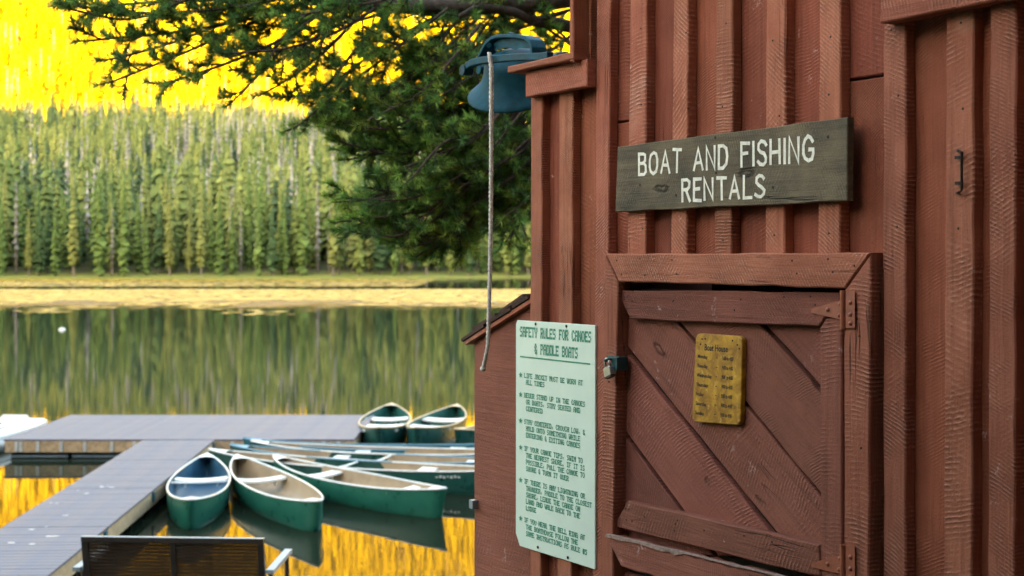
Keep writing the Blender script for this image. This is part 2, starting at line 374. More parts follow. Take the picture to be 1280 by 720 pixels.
# golden lake reflection painted as added floating flecks, thinning towards the viewer
def reflection_flecks():
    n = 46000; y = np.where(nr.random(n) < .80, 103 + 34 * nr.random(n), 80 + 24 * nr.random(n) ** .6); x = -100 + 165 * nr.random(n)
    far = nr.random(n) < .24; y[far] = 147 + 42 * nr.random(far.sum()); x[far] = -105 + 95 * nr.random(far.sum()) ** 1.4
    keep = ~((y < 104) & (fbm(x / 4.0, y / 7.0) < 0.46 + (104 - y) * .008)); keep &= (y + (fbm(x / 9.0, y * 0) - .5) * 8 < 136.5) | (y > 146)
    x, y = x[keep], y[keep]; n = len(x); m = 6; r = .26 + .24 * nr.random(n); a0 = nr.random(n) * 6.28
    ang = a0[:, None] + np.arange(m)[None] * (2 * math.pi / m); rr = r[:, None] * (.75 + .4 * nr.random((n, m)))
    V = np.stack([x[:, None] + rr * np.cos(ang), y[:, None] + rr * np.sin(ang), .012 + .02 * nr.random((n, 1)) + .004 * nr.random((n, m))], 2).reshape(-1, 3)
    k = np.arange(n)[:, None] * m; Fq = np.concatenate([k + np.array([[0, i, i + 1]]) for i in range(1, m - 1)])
    t = nr.random(n)[:, None]; C = (np.array([[.52, .29, .012]]) * (1 - t) + np.array([[.60, .38, .04]]) * t) * (1 + .25 * np.clip((-30 - x) / 50, 0, 1))[:, None]  # paler on the left, where bright sky sheen is painted in
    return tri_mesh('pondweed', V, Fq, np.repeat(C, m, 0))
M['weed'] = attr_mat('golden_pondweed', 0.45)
tag(link('pondweed', reflection_flecks(), M['weed']), 'golden band of floating pondweed across the middle of the lake', 'pondweed', None, 'stuff')
# ------------------------------------------------------------------ forest
def conifer(whorls, per, hgt, rad, base, seed, droop=0.35, spiky=0.5):
    """crown verts/faces: drooping blades in whorls; returns V,F and relative shade per vertex"""
    r = np.random.default_rng(seed); V = []; Fc = []; sh = []
    for i in range(whorls):
        t = (i + 0.3 * r.random()) / whorls
        z = base + (hgt - base) * t; L = rad * (1 - t) ** 0.75 * (0.75 + 0.5 * r.random()) + 0.10 * rad
        if t < 0.15: L *= 0.55 + 2.5 * t
        for k in range(per):
            a = 2 * math.pi * (k + r.random() * 0.8) / per; l = L * (0.6 + 0.6 * r.random())
            ca, sa = math.cos(a), math.sin(a); wd = l * (0.38 + 0.25 * r.random()); dz = -droop * l * (0.5 + r.random())
            up = (hgt - base) / whorls * (0.6 + 0.6 * r.random())
            b = len(V)
            V += [(0, 0, z + up), (l * 0.55 * ca - wd * sa, l * 0.55 * sa + wd * ca, z + dz * 0.4), (l * ca, l * sa, z + dz),
                  (l * 0.55 * ca + wd * sa, l * 0.55 * sa - wd * ca, z + dz * 0.4)]
            Fc += [(b, b + 1, b + 2), (b, b + 2, b + 3)]
            s = 0.75 + 0.5 * r.random(); sh += [s, s, s * 1.1, s]
    b = len(V); V += [(-0.12 * rad, 0, hgt * 0.93), (0.12 * rad, 0, hgt * 0.93), (0, 0.02 * rad, hgt * 1.02)]; Fc.append((b, b + 1, b + 2)); sh += [1, 1, 1]
    return np.array(V), np.array(Fc), np.array(sh)
TREES_LO = [conifer(9, 5, 1.0, 0.15, 0.06, 100 + i, 0.6) for i in range(6)]
TREES_THIN = [conifer(9, 3, 1.0, 0.060, 0.15, 200 + i, 0.1) for i in range(3)]
def scatter_forest(name, pts, hts, cols, label, dead, cat='forest'):
    VV, FF, CC = [], [], []; off = 0
    for i, (x, y) in enumerate(pts):
        V, Fc, sh = (TREES_THIN if dead[i] else TREES_LO)[i % (3 if dead[i] else 6)]
        a = nr.random() * 6.28; c, s = math.cos(a), math.sin(a); h = hts[i]; wv = h * (0.85 + 0.4 * nr.random())
        P = np.stack([(V[:, 0] * c - V[:, 1] * s) * wv + x, (V[:, 0] * s + V[:, 1] * c) * wv + y, V[:, 2] * h + pz[i]], 1)
        # thin trunk
        T = np.array([(x - 0.13, y - 0.05, pz[i] - 1), (x + 0.13, y - 0.05, pz[i] - 1), (x, y, pz[i] + h * 0.7)])
        VV += [P, T]; FF += [Fc + off, np.array([(0, 1, 2)]) + off + len(P)]
        CC += [np.clip(cols[i][None, :] * sh[:, None], 0, 1), np.tile(np.array([[0.20, 0.165, 0.13]]), (3, 1))]
        off += len(P) + 3
    o = link(name, tri_mesh(name, np.concatenate(VV), np.concatenate(FF), np.concatenate(CC)), M['foliage'])
    return tag(o, label, cat, None, 'stuff')
def pick_cols(x, y, lit):
    n = len(x); f = fbm(x / 30.0 + 3, y / 40.0 + 8); u = nr.random(n)
    g = np.array([0.125, 0.175, 0.054]); yg = np.array([0.245, 0.270, 0.080]); dg = np.array([0.060, 0.100, 0.048])
    c = g + (yg - g) * np.clip((f - 0.3) * 2.2 + (u - 0.5) * 0.8, 0, 1)[:, None]
    k = nr.random(n) < 0.16; c[k] = dg
    dead = nr.random(n) < np.where((fbm(x / 22.0, y / 30.0) > 0.52), 0.26, 0.06)
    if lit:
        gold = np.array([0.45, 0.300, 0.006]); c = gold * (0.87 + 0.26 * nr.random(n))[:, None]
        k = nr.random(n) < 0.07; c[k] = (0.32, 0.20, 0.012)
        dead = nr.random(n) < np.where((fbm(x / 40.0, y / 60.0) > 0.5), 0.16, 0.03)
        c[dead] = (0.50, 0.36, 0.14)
    else:
        grey = ((x + 72) / 26) ** 2 + ((y - 395) / 55) ** 2 < 1; dead |= grey & (nr.random(n) < .55); grey = ((x + 45) / 14) ** 2 + ((y - 300) / 30) ** 2 < 1; dead |= grey & (nr.random(n) < .35)
        c[dead] = (0.36, 0.34, 0.31)
    return c, dead
def field(y0, y1, sp, wf, seed):
    r = np.random.default_rng(seed); P = []
    y = y0
    while y < y1:
        W = wf(y); n = int(2 * W / sp); xx = np.linspace(-W, W, n) + (r.random(n) - 0.5) * sp * 0.95
        P.append(np.stack([xx, y + (r.random(n) - 0.5) * sp], 1)); y += sp * 0.95
    return np.concatenate(P)
P = field(208, 475, 3.7, lambda y: 0.46 * y + 20, 3); P = P[P[:, 1] - far_shore(P[:, 0]) > 19]
pz = height(P[:, 0], P[:, 1]); c, dd = pick_cols(P[:, 0], P[:, 1], False)
TREES_LO, TREES_SAVE = [conifer(13, 6, 1.0, 0.150, 0.05, 500 + i, 0.5) for i in range(6)], TREES_LO
scatter_forest('hillside_forest', P, (7.2 + 4.2 * nr.random(len(P)) + 2.0 * (P[:, 1] < 250)) * (1 + .25 * (nr.random(len(P)) < .12)), c, 'green conifer forest covering the hillside above the far shore', dd)
TREES_LO = TREES_SAVE
P = field(560, 1130, 7.2, lambda y: 0.45 * y + 20, 4)
pz = height(P[:, 0], P[:, 1]); c, dd = pick_cols(P[:, 0], P[:, 1], True)
scatter_forest('sunlit_forest', P, 13 + 5 * nr.random(len(P)), c, 'golden sunlit forest on the mountain behind the shaded ridge', dd)

# individual trees of the far shoreline
KINDS = []
for i in range(6):
    V, Fc, sh = conifer(34, 8, 11.0 + i * 0.5, 1.05 + 0.13 * (i % 3), 0.5 + 0.35 * (i % 4), 300 + i, 0.6)
    base = [(0.120, 0.185, 0.052), (0.195, 0.235, 0.066), (0.075, 0.130, 0.052), (0.220, 0.240, 0.072), (0.140, 0.205, 0.056), (0.175, 0.200, 0.066)][i]
    KINDS.append((tri_mesh('crown', V, Fc, np.clip(np.array(base)[None] * sh[:, None], 0, 1)), 11.0 + i * 0.5))
    KINDS[-1][0].materials.append(M['foliage'])
V, Fc, sh = conifer(11, 4, 11.5, 0.55, 2.0, 400, 0.1)
dead_me = tri_mesh('crown', V, Fc, np.tile(np.array([[0.30, 0.28, 0.24]]), (len(V), 1)) * sh[:, None]); dead_me.materials.append(M['foliage'])
tb = MB(); tb.tube([(0, 0, -1.0), (0.02, 0, 3.5), (0, 0.03, 7), (0, 0, 10.8)], [0.17, 0.14, 0.10, 0.03], 6); trunk_me = tb.mesh('trunk'); trunk_me.materials.append(M['trunk_far'])
for i in range(220):
    row = i % 4
    x = -88 + (i // 4) * 2.4 + (nr.random() - 0.5) * 2.0; y = float(far_shore(x)) + 4.5 + row * 4.0 + (nr.random() - 0.5) * 3.0
    z = float(height(x, y)); dead = nr.random() < 0.09
    root = empty('shore_conifer', (x, y, z), nr.random() * 6.28)
    s = 0.62 + 0.55 * nr.random(); root.scale = (s, s, s)
    if dead: tag(root, 'bare grey dead conifer among the green trees on the far shore', 'tree', 'dead grey trees along the far shore'); me = dead_me
    else:
        k = int(nr.integers(0, 6)); me = KINDS[k][0]
        tag(root, ['mid green narrow conifer along the far shore', 'yellow-green narrow conifer along the far shore', 'dark green narrow conifer along the far shore',
                   'pale olive narrow conifer along the far shore', 'fresh green narrow conifer along the far shore', 'dull olive narrow conifer along the far shore'][k],
            'tree', ['mid green', 'yellow-green', 'dark green', 'pale olive', 'fresh green', 'dull olive'][k] + ' conifers along the far shore')
    link('crown', me, None, root); link('trunk', trunk_me, None, root)

# unseen conifers and willows added around the viewer to shade the boathouse wall
for i, (x, y, s) in enumerate([(3.6, -1.6, .95), (2.2, -2.7, 1.1), (0.9, -3.9, 1.0), (4.9, -0.6, 1.05), (-0.6, -5.2, 1.15), (5.8, 0.9, 1.0), (3.2, -4.2, 1.2), (1.2, -6.0, 1.2), (-1.9, -4.6, 1.1), (-3.3, -4.0, 1.15), (-2.7, -6.2, 1.3), (4.6, -2.4, 1.2)]):
    root = empty('bank_conifer', (x, y, float(height(x, y))), i * 1.3)
    tag(root, ['dark spruce nearest the boathouse corner on the bank', 'second dark spruce along the bank', 'third dark spruce along the bank', 'dark spruce right of the boathouse', 'leftmost dark spruce of the bank row',
               'dark spruce farthest right on the bank', 'tall spruce in the rear row, right', 'tall spruce in the rear row, left', 'dark spruce beside the leftmost willow', 'dark spruce at the left end of the bank', 'tall spruce behind the left end of the bank', 'tall spruce between the two right-hand spruces'][i], 'tree', 'spruces on the bank behind the path')
    root.scale = (s * 1.95, s * 1.95, s * .95); link('crown', KINDS[2][0], None, root); link('trunk', trunk_me, None, root)
def shrub_mesh(seed):
    r = np.random.default_rng(seed); n = 8200
    u = r.normal(size=(n, 3)); u /= np.linalg.norm(u, axis=1)[:, None]; rad = .55 + .45 * r.random(n) ** .5
    c = u * rad[:, None] * np.array([.85, .85, 1.0]) + np.array([0, 0, .95]); c[:, 2] = np.maximum(c[:, 2], .05)
    a = r.normal(size=(n, 3)); a /= np.linalg.norm(a, axis=1)[:, None]; b = np.cross(a, r.normal(size=(n, 3))); b /= np.linalg.norm(b, axis=1)[:, None]
    V = np.stack([c, c + a * .05 + b * .022, c + a * .10, c + a * .05 - b * .022], 1).reshape(-1, 3); k = np.arange(n)[:, None] * 4
    Fq = np.concatenate([k + np.array([[0, 1, 2]]), k + np.array([[0, 2, 3]])]); C = np.repeat(np.array([[.05, .085, .03]]) * (.7 + .6 * r.random(n))[:, None], 4, 0)
    me = tri_mesh('foliage', V, Fq, C); me.materials.append(M['foliage']); return me
shrub_me = shrub_mesh(5)
st = MB()
for k in range(7): st.tube([(0, 0, -.2), (.2 * math.cos(k * .9), .2 * math.sin(k * .9), .6), (.5 * math.cos(k * .9), .5 * math.sin(k * .9), 1.4)], [.02, .014, .005], 5)
stem_me = st.mesh('stems'); stem_me.materials.append(M['bark'])
for i, (x, y, s) in enumerate([(-2.6, 1.3, 1.2), (-2.6, -0.5, 1.25), (-3.4, 2.9, 1.15), (-2.0, -2.2, 1.3), (-4.2, 0.6, 1.4)]):  # unseen willows added to darken the lower wall
    root = empty('willow_shrub', (x, y, float(height(x, y)) - .05), i * 2.1); root.scale = (s, s, s * 1.6)
    tag(root, ['willow shrub left of the path, level with the viewer', 'willow shrub just behind the viewer on the left', 'willow shrub nearest the lake', 'rearmost willow shrub beside the path', 'outermost willow shrub on the left'][i], 'shrub', 'willow shrubs beside the path')
    link('foliage', shrub_me, None, root); link('stems', stem_me, None, root)

# ================================================================== BOATHOUSE
VPX = 1060.0; n_ = math.hypot(VPX, F)
Rv = Vector((VPX / n_, -F / n_, 0)); Nv = Vector((-F / n_, -VPX / n_, 0))     # along the wall to the right / out of the wall
BT = 0.028                                                                     # batten thickness
P0 = Vector((0, 4.22, 0)) - Nv * BT; BASE = 1.15
def uw(px, py, o):
    """photo ray -> (s, z) on the plane o metres proud of the wall boards, z above BASE"""
    d = ray(px, py); k = ((P0 + Nv * o).dot(Nv)) / (d.x * Nv.x + d.y * Nv.y)
    p = d * k; q = Vector((p.x, p.y, 0)) - P0
    return (q.dot(Rv), CZ + p.z - BASE)
house = empty('boathouse', (P0.x, P0.y, BASE), math.atan2(Rv.y, Rv.x), 'red board-and-batten boathouse with a plank door and a low lean-to', 'boathouse')

def chain(pts, seg, jit):
    out = []; m = len(pts)
    for i in range(m):
        a, b = Vector(pts[i]), Vector(pts[(i + 1) % m]); L = (b - a).length; k = max(1, int(L / seg))
        if L < 1e-6: continue
        nrm = Vector((b.y - a.y, a.x - b.x)) / L
        for j in range(k):
            p = a.lerp(b, j / k)
            if j > 0: p = p + nrm * rng.gauss(0, jit)
            out.append(p)
    return out
def prism(pts, o0, o1, name, mat, parent, ang=0.0, ch=0.003, jit=0.0009, seg=0.07, warp=0.0):
    """board from a polygon in wall coordinates (s,z); local Z = grain; chamfered, slightly uneven edges"""
    ar = sum(pts[i][0] * pts[(i + 1) % len(pts)][1] - pts[(i + 1) % len(pts)][0] * pts[i][1] for i in range(len(pts)))
    if ar < 0: pts = pts[::-1]
    q = chain(pts, seg, jit); m = len(q); c = sum(q, Vector((0, 0))) / m
    if ch:
        ins = []
        for i in range(m):
            d1 = (q[i] - q[i - 1]).normalized(); d2 = (q[(i + 1) % m] - q[i]).normalized()
            nn = Vector((-(d1.y + d2.y), d1.x + d2.x)); nn = nn / max(nn.length, 1e-6)
            k = 1 / max(0.5, nn.dot(Vector((-d1.y, d1.x)))); ins.append(q[i] + nn * ch * k)
    ca, sa = math.cos(ang), math.sin(ang)
    def loc(p, o): dx, dz = p.x - c.x, p.y - c.y; return (dx * ca - dz * sa, -(o - o1), dx * sa + dz * ca)
    vs = [loc(p, o0) for p in q] + [loc(p, o1 - ch) for p in q]
    fs = [(i, (i + 1) % m, m + (i + 1) % m, m + i) for i in range(m)]
    fs = [f[::-1] for f in fs]
    if ch:
        vs += [loc(p, o1) for p in ins]; fs += [(m + i, 2 * m + i, 2 * m + (i + 1) % m, m + (i + 1) % m) for i in range(m)]
        fs.append(tuple(range(2 * m, 3 * m))[::-1])
    else: fs.append(tuple(range(m, 2 * m))[::-1])
    fs.append(tuple(range(m)))
    me = bpy.data.meshes.new(name); me.from_pydata(vs, [], fs)
    bm = bmesh.new(); bm.from_mesh(me); bmesh.ops.recalc_face_normals(bm, faces=bm.faces); bm.to_mesh(me); bm.free()
    o = link(name, me, mat, parent); o.location = (c.x, -o1, c.y); o.rotation_euler = (0, ang, 0)
    return o
def pp(px_pts, o0, o1, name, mat, parent=house, ang=0.0, **k): return prism([uw(a, b, o1) for a, b in px_pts], o0, o1, name, mat, parent, ang, **k)
def sx(px, o=0.0): return uw(px, 316, o)[0]
def zz(px, py, o=0.0): return uw(px, py, o)[1]
TOPZ, BOTZ = 4.95 - BASE, 0.0
# --- wall boards (seams lie under the battens)
edges = [664, 707.5, 752, 800, 853, 906, 970, 1037, 1118, 1200, 1253, 1300, 1385, 1480]
frame_top = zz(900, 336)
for i in range(len(edges) - 1):
    a, b = sx(edges[i]) + 0.001, sx(edges[i + 1]) - 0.001
    top = zz(690, 80) if i < 2 else TOPZ
    bot = BOTZ if (i < 2 or i >= 8) else frame_top
    if i == 8 - 1: bot = frame_top
    cuts = []
    if i == 2: cuts = [zz(772, 152.5)]
    if i == 7: cuts = [zz(1084, 97.0)]
    lv = [top] + cuts + [bot]
    for j in range(len(lv) - 1):
        g = 0.0022 if cuts else 0
        zt = lv[j] - (g if j > 0 else 0); zb = lv[j + 1] + (g if j + 1 < len(lv) - 1 else 0)
        prism([(a, zb), (b, zb), (b, zt), (a, zt)], -0.02, (0.0 if i != 11 else 0.004) - 0.0008 * (i % 3) - 0.0006 * j, 'board', M['red_orange'] if i >= 11 else M['red_board'], house)
# strip of wall between the right door jamb and the next batten
a, b = sx(1080), sx(1118) - 0.001
prism([(a, BOTZ), (b, BOTZ), (b, frame_top - 0.002), (a, frame_top - 0.002)], -0.02, -0.001, 'board', M['red_board'], house)
# --- battens
def batten(xl_t, xr_t, xl_b, xr_b, yt, yb, o1=BT, mat='red', to_top=False, to_bot=False):
    o = pp([(xl_b, yb), (xr_b, yb), (xr_t, yt), (xl_t, yt)], 0.0012, o1, 'batten', M[mat])
    return o
batten(663.5, 677.5, 661.5, 675, 100, 930)
batten(699, 716, 696, 713, 100, 930)
batten(748, 765, 739, 756, -330, 930)
batten(791.5, 809.5, 784, 807, -330, 326)
batten(846, 863, 838, 858, -330, 326)
batten(896.5, 918, 893, 914, -330, 326)
batten(959.5, 983.5, 956, 980.5, -330, 326)
batten(1026, 1051.5, 1021.5, 1050, -330, 326)
batten(1104, 1133, 1103.5, 1131.5, -330, 930)
batten(1184, 1219, 1178.5, 1213.5, -330, 930)
batten(1238, 1272, 1234, 1267, -330, 930, 0.032)
batten(1345, 1384, 1342, 1380, -330, 930)
batten(1462, 1500, 1460, 1497, -330, 930)
# --- header board at upper right
pp([(1099, 29), (1330, -18), (1330, -75), (1101, -21)], 0.0295, 0.066, 'header_board', M['red'], ang=R(90))
# --- corner trim of the upper wall
pp([(711.6, 78), (716.6, 77.5), (717, -330), (712, -330)], -0.02, 0.083, 'corner_board', M['red'])
pp([(728, 76), (737.5, 75), (738, -330), (728.5, -330)], 0.0012, 0.032, 'batten', M['red'])
# --- ledge, fascia
lo = 0.085; lz0, lz1 = zz(634, 91.5, lo), zz(634, 83, lo)
prism([(sx(634, lo), lz0), (sx(716.8, lo), lz0), (sx(716.8, lo), lz1), (sx(634, lo), lz1)], -0.35, lo, 'ledge_board', M['red'], house, R(90))
f0, f1 = zz(695, 115, 0.058), lz0 - 0.001
prism([(sx(656.5, 0.058), f0), (sx(733.6, 0.058), f0), (sx(733.6, 0.058), f1), (sx(656.5, 0.058), f1)], 0.0295, 0.058, 'fascia_board', M['red'], house, R(90))
# --- carcass behind: side and rear walls, near-black sheet for the unlit inside, roof
sL, sRr = sx(664), sx(1480); sU = sx(712)
bk = MB()
bk.box(((sL + sRr) / 2, 2.6, 1.4), (sRr - sL, 0.05, 2.8)); bk.build('rear_wall', M['ply'], house)
bk = MB(); bk.box((sRr + 0.03, 1.3, TOPZ / 2), (0.04, 2.62, TOPZ)); bk.build('side_wall', M['ply'], house)
lz = zz(690, 80)
bk = MB(); bk.box((sL - 0.012 + 0.03, 1.33, lz / 2 - 0.01), (0.04, 2.58, lz - 0.03)); bk.build('side_wall', M['ply'], house)
bk = MB(); bk.box((sU + 0.03, 1.33, (lz + TOPZ) / 2), (0.04, 2.58, TOPZ - lz)); bk.build('side_wall', M['ply'], house)
bk = MB(); bk.box(((sL + sRr) / 2 + 0.02, 0.62, TOPZ / 2), (sRr - sL - 0.12, 0.02, TOPZ)); bk.build('inner_partition', M['dark'], house)
rf = MB(); mid = (sU + sRr) / 2; hw = (sRr - sU) / 2 + 0.15
rf.add([(mid - hw, -0.14, TOPZ), (mid + hw, -0.14, TOPZ), (mid + hw, 2.8, TOPZ), (mid - hw, 2.8, TOPZ), (mid, -0.14, TOPZ + 0.75), (mid, 2.8, TOPZ + 0.75)],
       [(0, 1, 4), (3, 5, 2), (0, 4, 5, 3), (1, 2, 5, 4), (0, 3, 2, 1)])
rf.build('roof', M['shingle'], house)
# --- door frame
FO = 0.052
pp([(757, 317), (1087, 316), (1055.5, 360.3), (773, 352)], -0.01, FO, 'door_frame', M['red'], ang=R(90))
pp([(1088, 317.5), (1085, 930), (1053.5, 930), (1055, 363), (1057.5, 360.6)], -0.012, FO - 0.001, 'door_frame', M['red'])
pp([(756.4, 318.8), (772, 353.0), (770.5, 460), (766, 660), (764.5, 930), (747, 930), (753, 500)], -0.012, FO - 0.001, 'door_frame', M['red'])
# --- door: backing, diagonal planks, rails, stile
DO = 0.014
dz0, dz1 = zz(900, 900, -0.01), zz(900, 364, -0.01)
db = MB(); db.box(((sx(768) + sx(1052)) / 2, 0.012, (dz0 + dz1) / 2), (sx(1052) - sx(768) - 0.004, 0.016, dz1 - dz0))
door = db.build('door', M['dark'], house)  # backing painted with the same near-black interior shade
def clip(poly, a, b, c):   # keep a*x+b*y+c >= 0
    out = []
    for i in range(len(poly)):
        p, q = poly[i], poly[(i + 1) % len(poly)]; dp = a * p[0] + b * p[1] + c; dq = a * q[0] + b * q[1] + c
        if dp >= 0: out.append(p)
        if (dp > 0 > dq) or (dp < 0 < dq):
            t = dp / (dp - dq); out.append((p[0] + t * (q[0] - p[0]), p[1] + t * (q[1] - p[1])))
    return out
seams = [((957, 410), (1025, 486), 2.6), ((850, 405), (1024, 617), 1.6), ((768, 418), (963, 662), 3.2), ((768, 524), (852, 638), 2.2)]
panel = [(770.5, 380), (1040, 380), (1040, 700), (766.0, 690), (767.5, 560)]
def side(sm, off):
    (x0, y0), (x1, y1), _ = sm; dx, dy = x1 - x0, y1 - y0; L = math.hypot(dx, dy)
    a, b = dy / L, -dx / L; return a, b, -(a * x0 + b * y0) + off          # positive on the upper-right side
for i in range(5):
    q = list(panel)
    if i > 0: a, b, c0 = side(seams[i - 1], 0); q = clip(q, -a, -b, -c0 - seams[i - 1][2])
    if i < 4: a, b, c0 = side(seams[i], 0); q = clip(q, a, b, c0 - seams[i][2])
    pa, pb = uw(*seams[min(i, 3)][0], DO), uw(*seams[min(i, 3)][1], DO)
    pp(q, -0.003, DO + 0.0012 * (i % 2), 'plank', M['red_door'], door, math.atan2(pa[0] - pb[0], pa[1] - pb[1]), warp=1)
RO = 0.036
pp([(770.5, 363), (1050, 366), (1051.5, 395), (1031, 397), (1023.5, 408), (787.5, 399)], DO + 0.002, RO, 'rail', M['red_door'], door, R(90))
pp([(1031.6, 398.4), (1051.8, 396.5), (1052.3, 930), (1026, 930), (1024.2, 410)], DO + 0.002, RO - 0.002, 'stile', M['red_door'], door)
pp([(784, 626), (1024, 681), (1025.4, 719.5), (1019, 720.5), (766.5, 658)], DO + 0.002, RO + 0.002, 'rail', M['red_door'], door, R(90))
# lower leaf with its splintered top board
pp([(758, 669), (800, 678.5), (815, 684.5), (840, 690), (900, 705), (1024, 737), (1024, 778), (800, 716), (776, 708), (767, 690)], DO + 0.002, 0.058, 'splintered_rail', M['red_door'], door, R(90), jit=0.002, seg=0.03)
pp([(767, 712), (1024, 782), (1024, 930), (765, 930)], -0.003, DO, 'plank', M['red_door'], door)
raw = simple('raw_splintered_wood', (0.30, 0.20, 0.165), 0.85, 0, 0.5, 80)
top_e, low_e = [], []
for k in range(26):
    x = 757.5 + k * 9.6; y = 667.6 + (x - 757.5) * (0.245 if x > 800 else 0.235)
    thick = (3.4 if x < 845 else 1.1) * rng.uniform(.5, 1.3)
    top_e.append((x, y - .6 + rng.uniform(-.7, .5))); low_e.append((x + rng.uniform(-2, 2), y + thick + (1.2 if 815 < x < 845 else 0)))
pp(top_e + low_e[::-1], 0.0500, 0.0615, 'torn_splinter', raw, door, R(90), ch=0.0, jit=0.0006, seg=0.02)
# hinges: strap leaf, knuckle, frame leaf
def hinge(y0):
    h = MB()
    def wpt(px, py, o): s, z = uw(px, py + y0, o); return (s, -o, z)
    A = [(1014, 386), (1014, 391), (1052, 399.5), (1052, 375), (1045, 377)]
    for pts, o0, o1 in ((A, RO + 0.0005, RO + 0.004), ([(1057, 364), (1068.5, 364), (1068.5, 410), (1057, 410)], FO, FO + 0.004)):
        m = len(pts); vs = [wpt(a, b, o0) for a, b in pts] + [wpt(a, b, o1) for a, b in pts]
        h.add(vs, [tuple(range(m, 2 * m)), tuple(range(m - 1, -1, -1))] + [(i, m + i, m + (i + 1) % m, (i + 1) % m) for i in range(m)])
    s0, z0 = uw(1054.5, 363 + y0, FO); s1, z1 = uw(1054.5, 411 + y0, FO)
    h.tube([(s0, -FO - 0.002, z0), (s0, -FO - 0.002, z1)], 0.0062, 10)
    for px, py, o in ((1034.5, 387, RO + 0.004), (1050, 380, RO + 0.004), (1049, 394, RO + 0.004), (1063, 378, FO + 0.004), (1063, 393, FO + 0.004), (1063, 404, FO + 0.004)):
        s, z = uw(px, py + y0, o); h.lathe([(0.0052, 0), (0.0045, 0.002), (0.002, 0.0035), (0.0001, 0.004)], 10, Matrix.Translation((s, -o, z)) @ Matrix.Rotation(R(90), 4, 'X'))
    bm = bmesh.new(); me = h.mesh('hinge'); bm.from_mesh(me); bmesh.ops.recalc_face_normals(bm, faces=bm.faces); bm.to_mesh(me); bm.free()
    link('hinge', me, M['hinge'], door)
hinge(0); hinge(318)
# hasp staple on the door edge
hs, hz_ = uw(772.5, 454.5, 0.05)
hb = MB(); hb.box((hs, -0.045, hz_), (0.026, 0.035, 0.034)); hb.box((hs - 0.018, -0.0495, hz_ + 0.013), (0.05, 0.005, 0.012))
hb.tube([(hs - 0.012, -0.058, hz_ + 0.011), (hs - 0.014, -0.074, hz_ + 0.011), (hs - 0.02, -0.078, hz_ + 0.009), (hs - 0.026, -0.074, hz_ + 0.007), (hs - 0.026, -0.060, hz_ + 0.006)], 0.003, 8)
hb.build('hasp', M['teal_metal'], door)
# pull handle on the right batten
hp = MB(); hpt = []
for px, py, o in ((1197, 188, 0.029), (1198, 188.5, 0.040), (1202, 190, 0.042), (1202, 238, 0.042), (1198, 240.5, 0.040), (1196, 241, 0.029)):
    s, z = uw(px, py, o); hpt.append((s, -o, z))
hp.tube(hpt, 0.0028, 8)
for py in (197, 229):
    s, z = uw(1200, py, 0.03); hp.box((s, -0.033, z), (0.012, 0.010, 0.006))
hp.build('handle', M['iron'], house)
# nail heads
nl = MB()
def nail(px, py, o, r=0.0027):
    s, z = uw(px, py, o); nl.lathe([(r, -0.001), (r, 0.0006), (r * 0.6, 0.0011), (0.0001, 0.0012)], 7, Matrix.Translation((s, -o, z)) @ Matrix.Rotation(R(90), 4, 'X'))
for x in (771, 800, 840, 990, 1035):
    nail(x, 322 + rng.random() * 6, FO); nail(x + 6, 338 + rng.random() * 8, FO)
for x in (782, 786, 790, 783, 806, 843, 844, 847, 880, 930, 965): nail(x, 632 + (x - 784) * 0.229 + rng.choice([4, 9, 18]), RO + 0.002)
for x in (790, 841, 842, 918, 926, 980, 1013, 1019): nail(x, 370 + rng.random() * 20, RO)
for x, y in ((761, 477), (767, 480), (770, 481), (780, 470), (775, 462), (1068, 332), (1074, 420), (1076, 560)): nail(x, y, FO if x < 766 or x > 1054 else DO + 0.002)
for x in (800, 855, 906, 970, 1037, 1118, 1200, 1252):
    for y in (40, 130, 290): nail(x + rng.uniform(-5, 5), y + rng.uniform(-15, 15), BT)
tag(nl.build('nail_heads', M['iron'], house), kind='stuff')
# --- lean-to at the left
LW = 0.003
pp([(592.5, 930), (663, 930), (663, 372), (592.5, 424)], -0.016, LW, 'lean_to_wall', M['ply'], ang=R(90))
lt = MB(); lt.box((sx(592.5) + 0.01, 0.5, (zz(592, 440)) / 2), (0.02, 0.96, zz(592, 440))); lt.build('lean_to_side', M['ply'], house)
ra, rb = uw(661, 381, 0.024), uw(578, 434, 0.024)
dr = Vector((rb[0] - ra[0], rb[1] - ra[1])); rl = dr.length; dr /= rl; up = Vector((dr.y, -dr.x));
if up.y < 0: up = -up
def rpt(t, h, o): p = Vector(ra) + dr * t + up * h; return (p.x, -o, p.y)
rb_ = MB(); vs = [rpt(t, h, o) for o in (0.021, -0.95) for t, h in ((-0.01, 0.004), (rl - 0.012, 0.004), (rl - 0.012, 0.016), (-0.01, 0.016))]
rb_.add(vs, [(0, 1, 2, 3), (7, 6, 5, 4), (0, 4, 5, 1), (1, 5, 6, 2), (2, 6, 7, 3), (3, 7, 4, 0)])
roof2 = rb_.build('lean_to_roof', M['red'], house)
sh_me = MB().add([(0, 0, 0), (1, 0, 0), (1, 1, 0), (0, 1, 0), (0, 0, 1), (1, 0, 1), (1, 1, 1), (0, 1, 1)], [(0, 3, 2, 1), (4, 5, 6, 7), (0, 1, 5, 4), (1, 2, 6, 5), (2, 3, 7, 6), (3, 0, 4, 7)]).mesh('shingle'); sh_me.materials.append(M['shingle'])
NC = 5; cl = rl / NC; tilt = math.atan2(dr.y, dr.x)
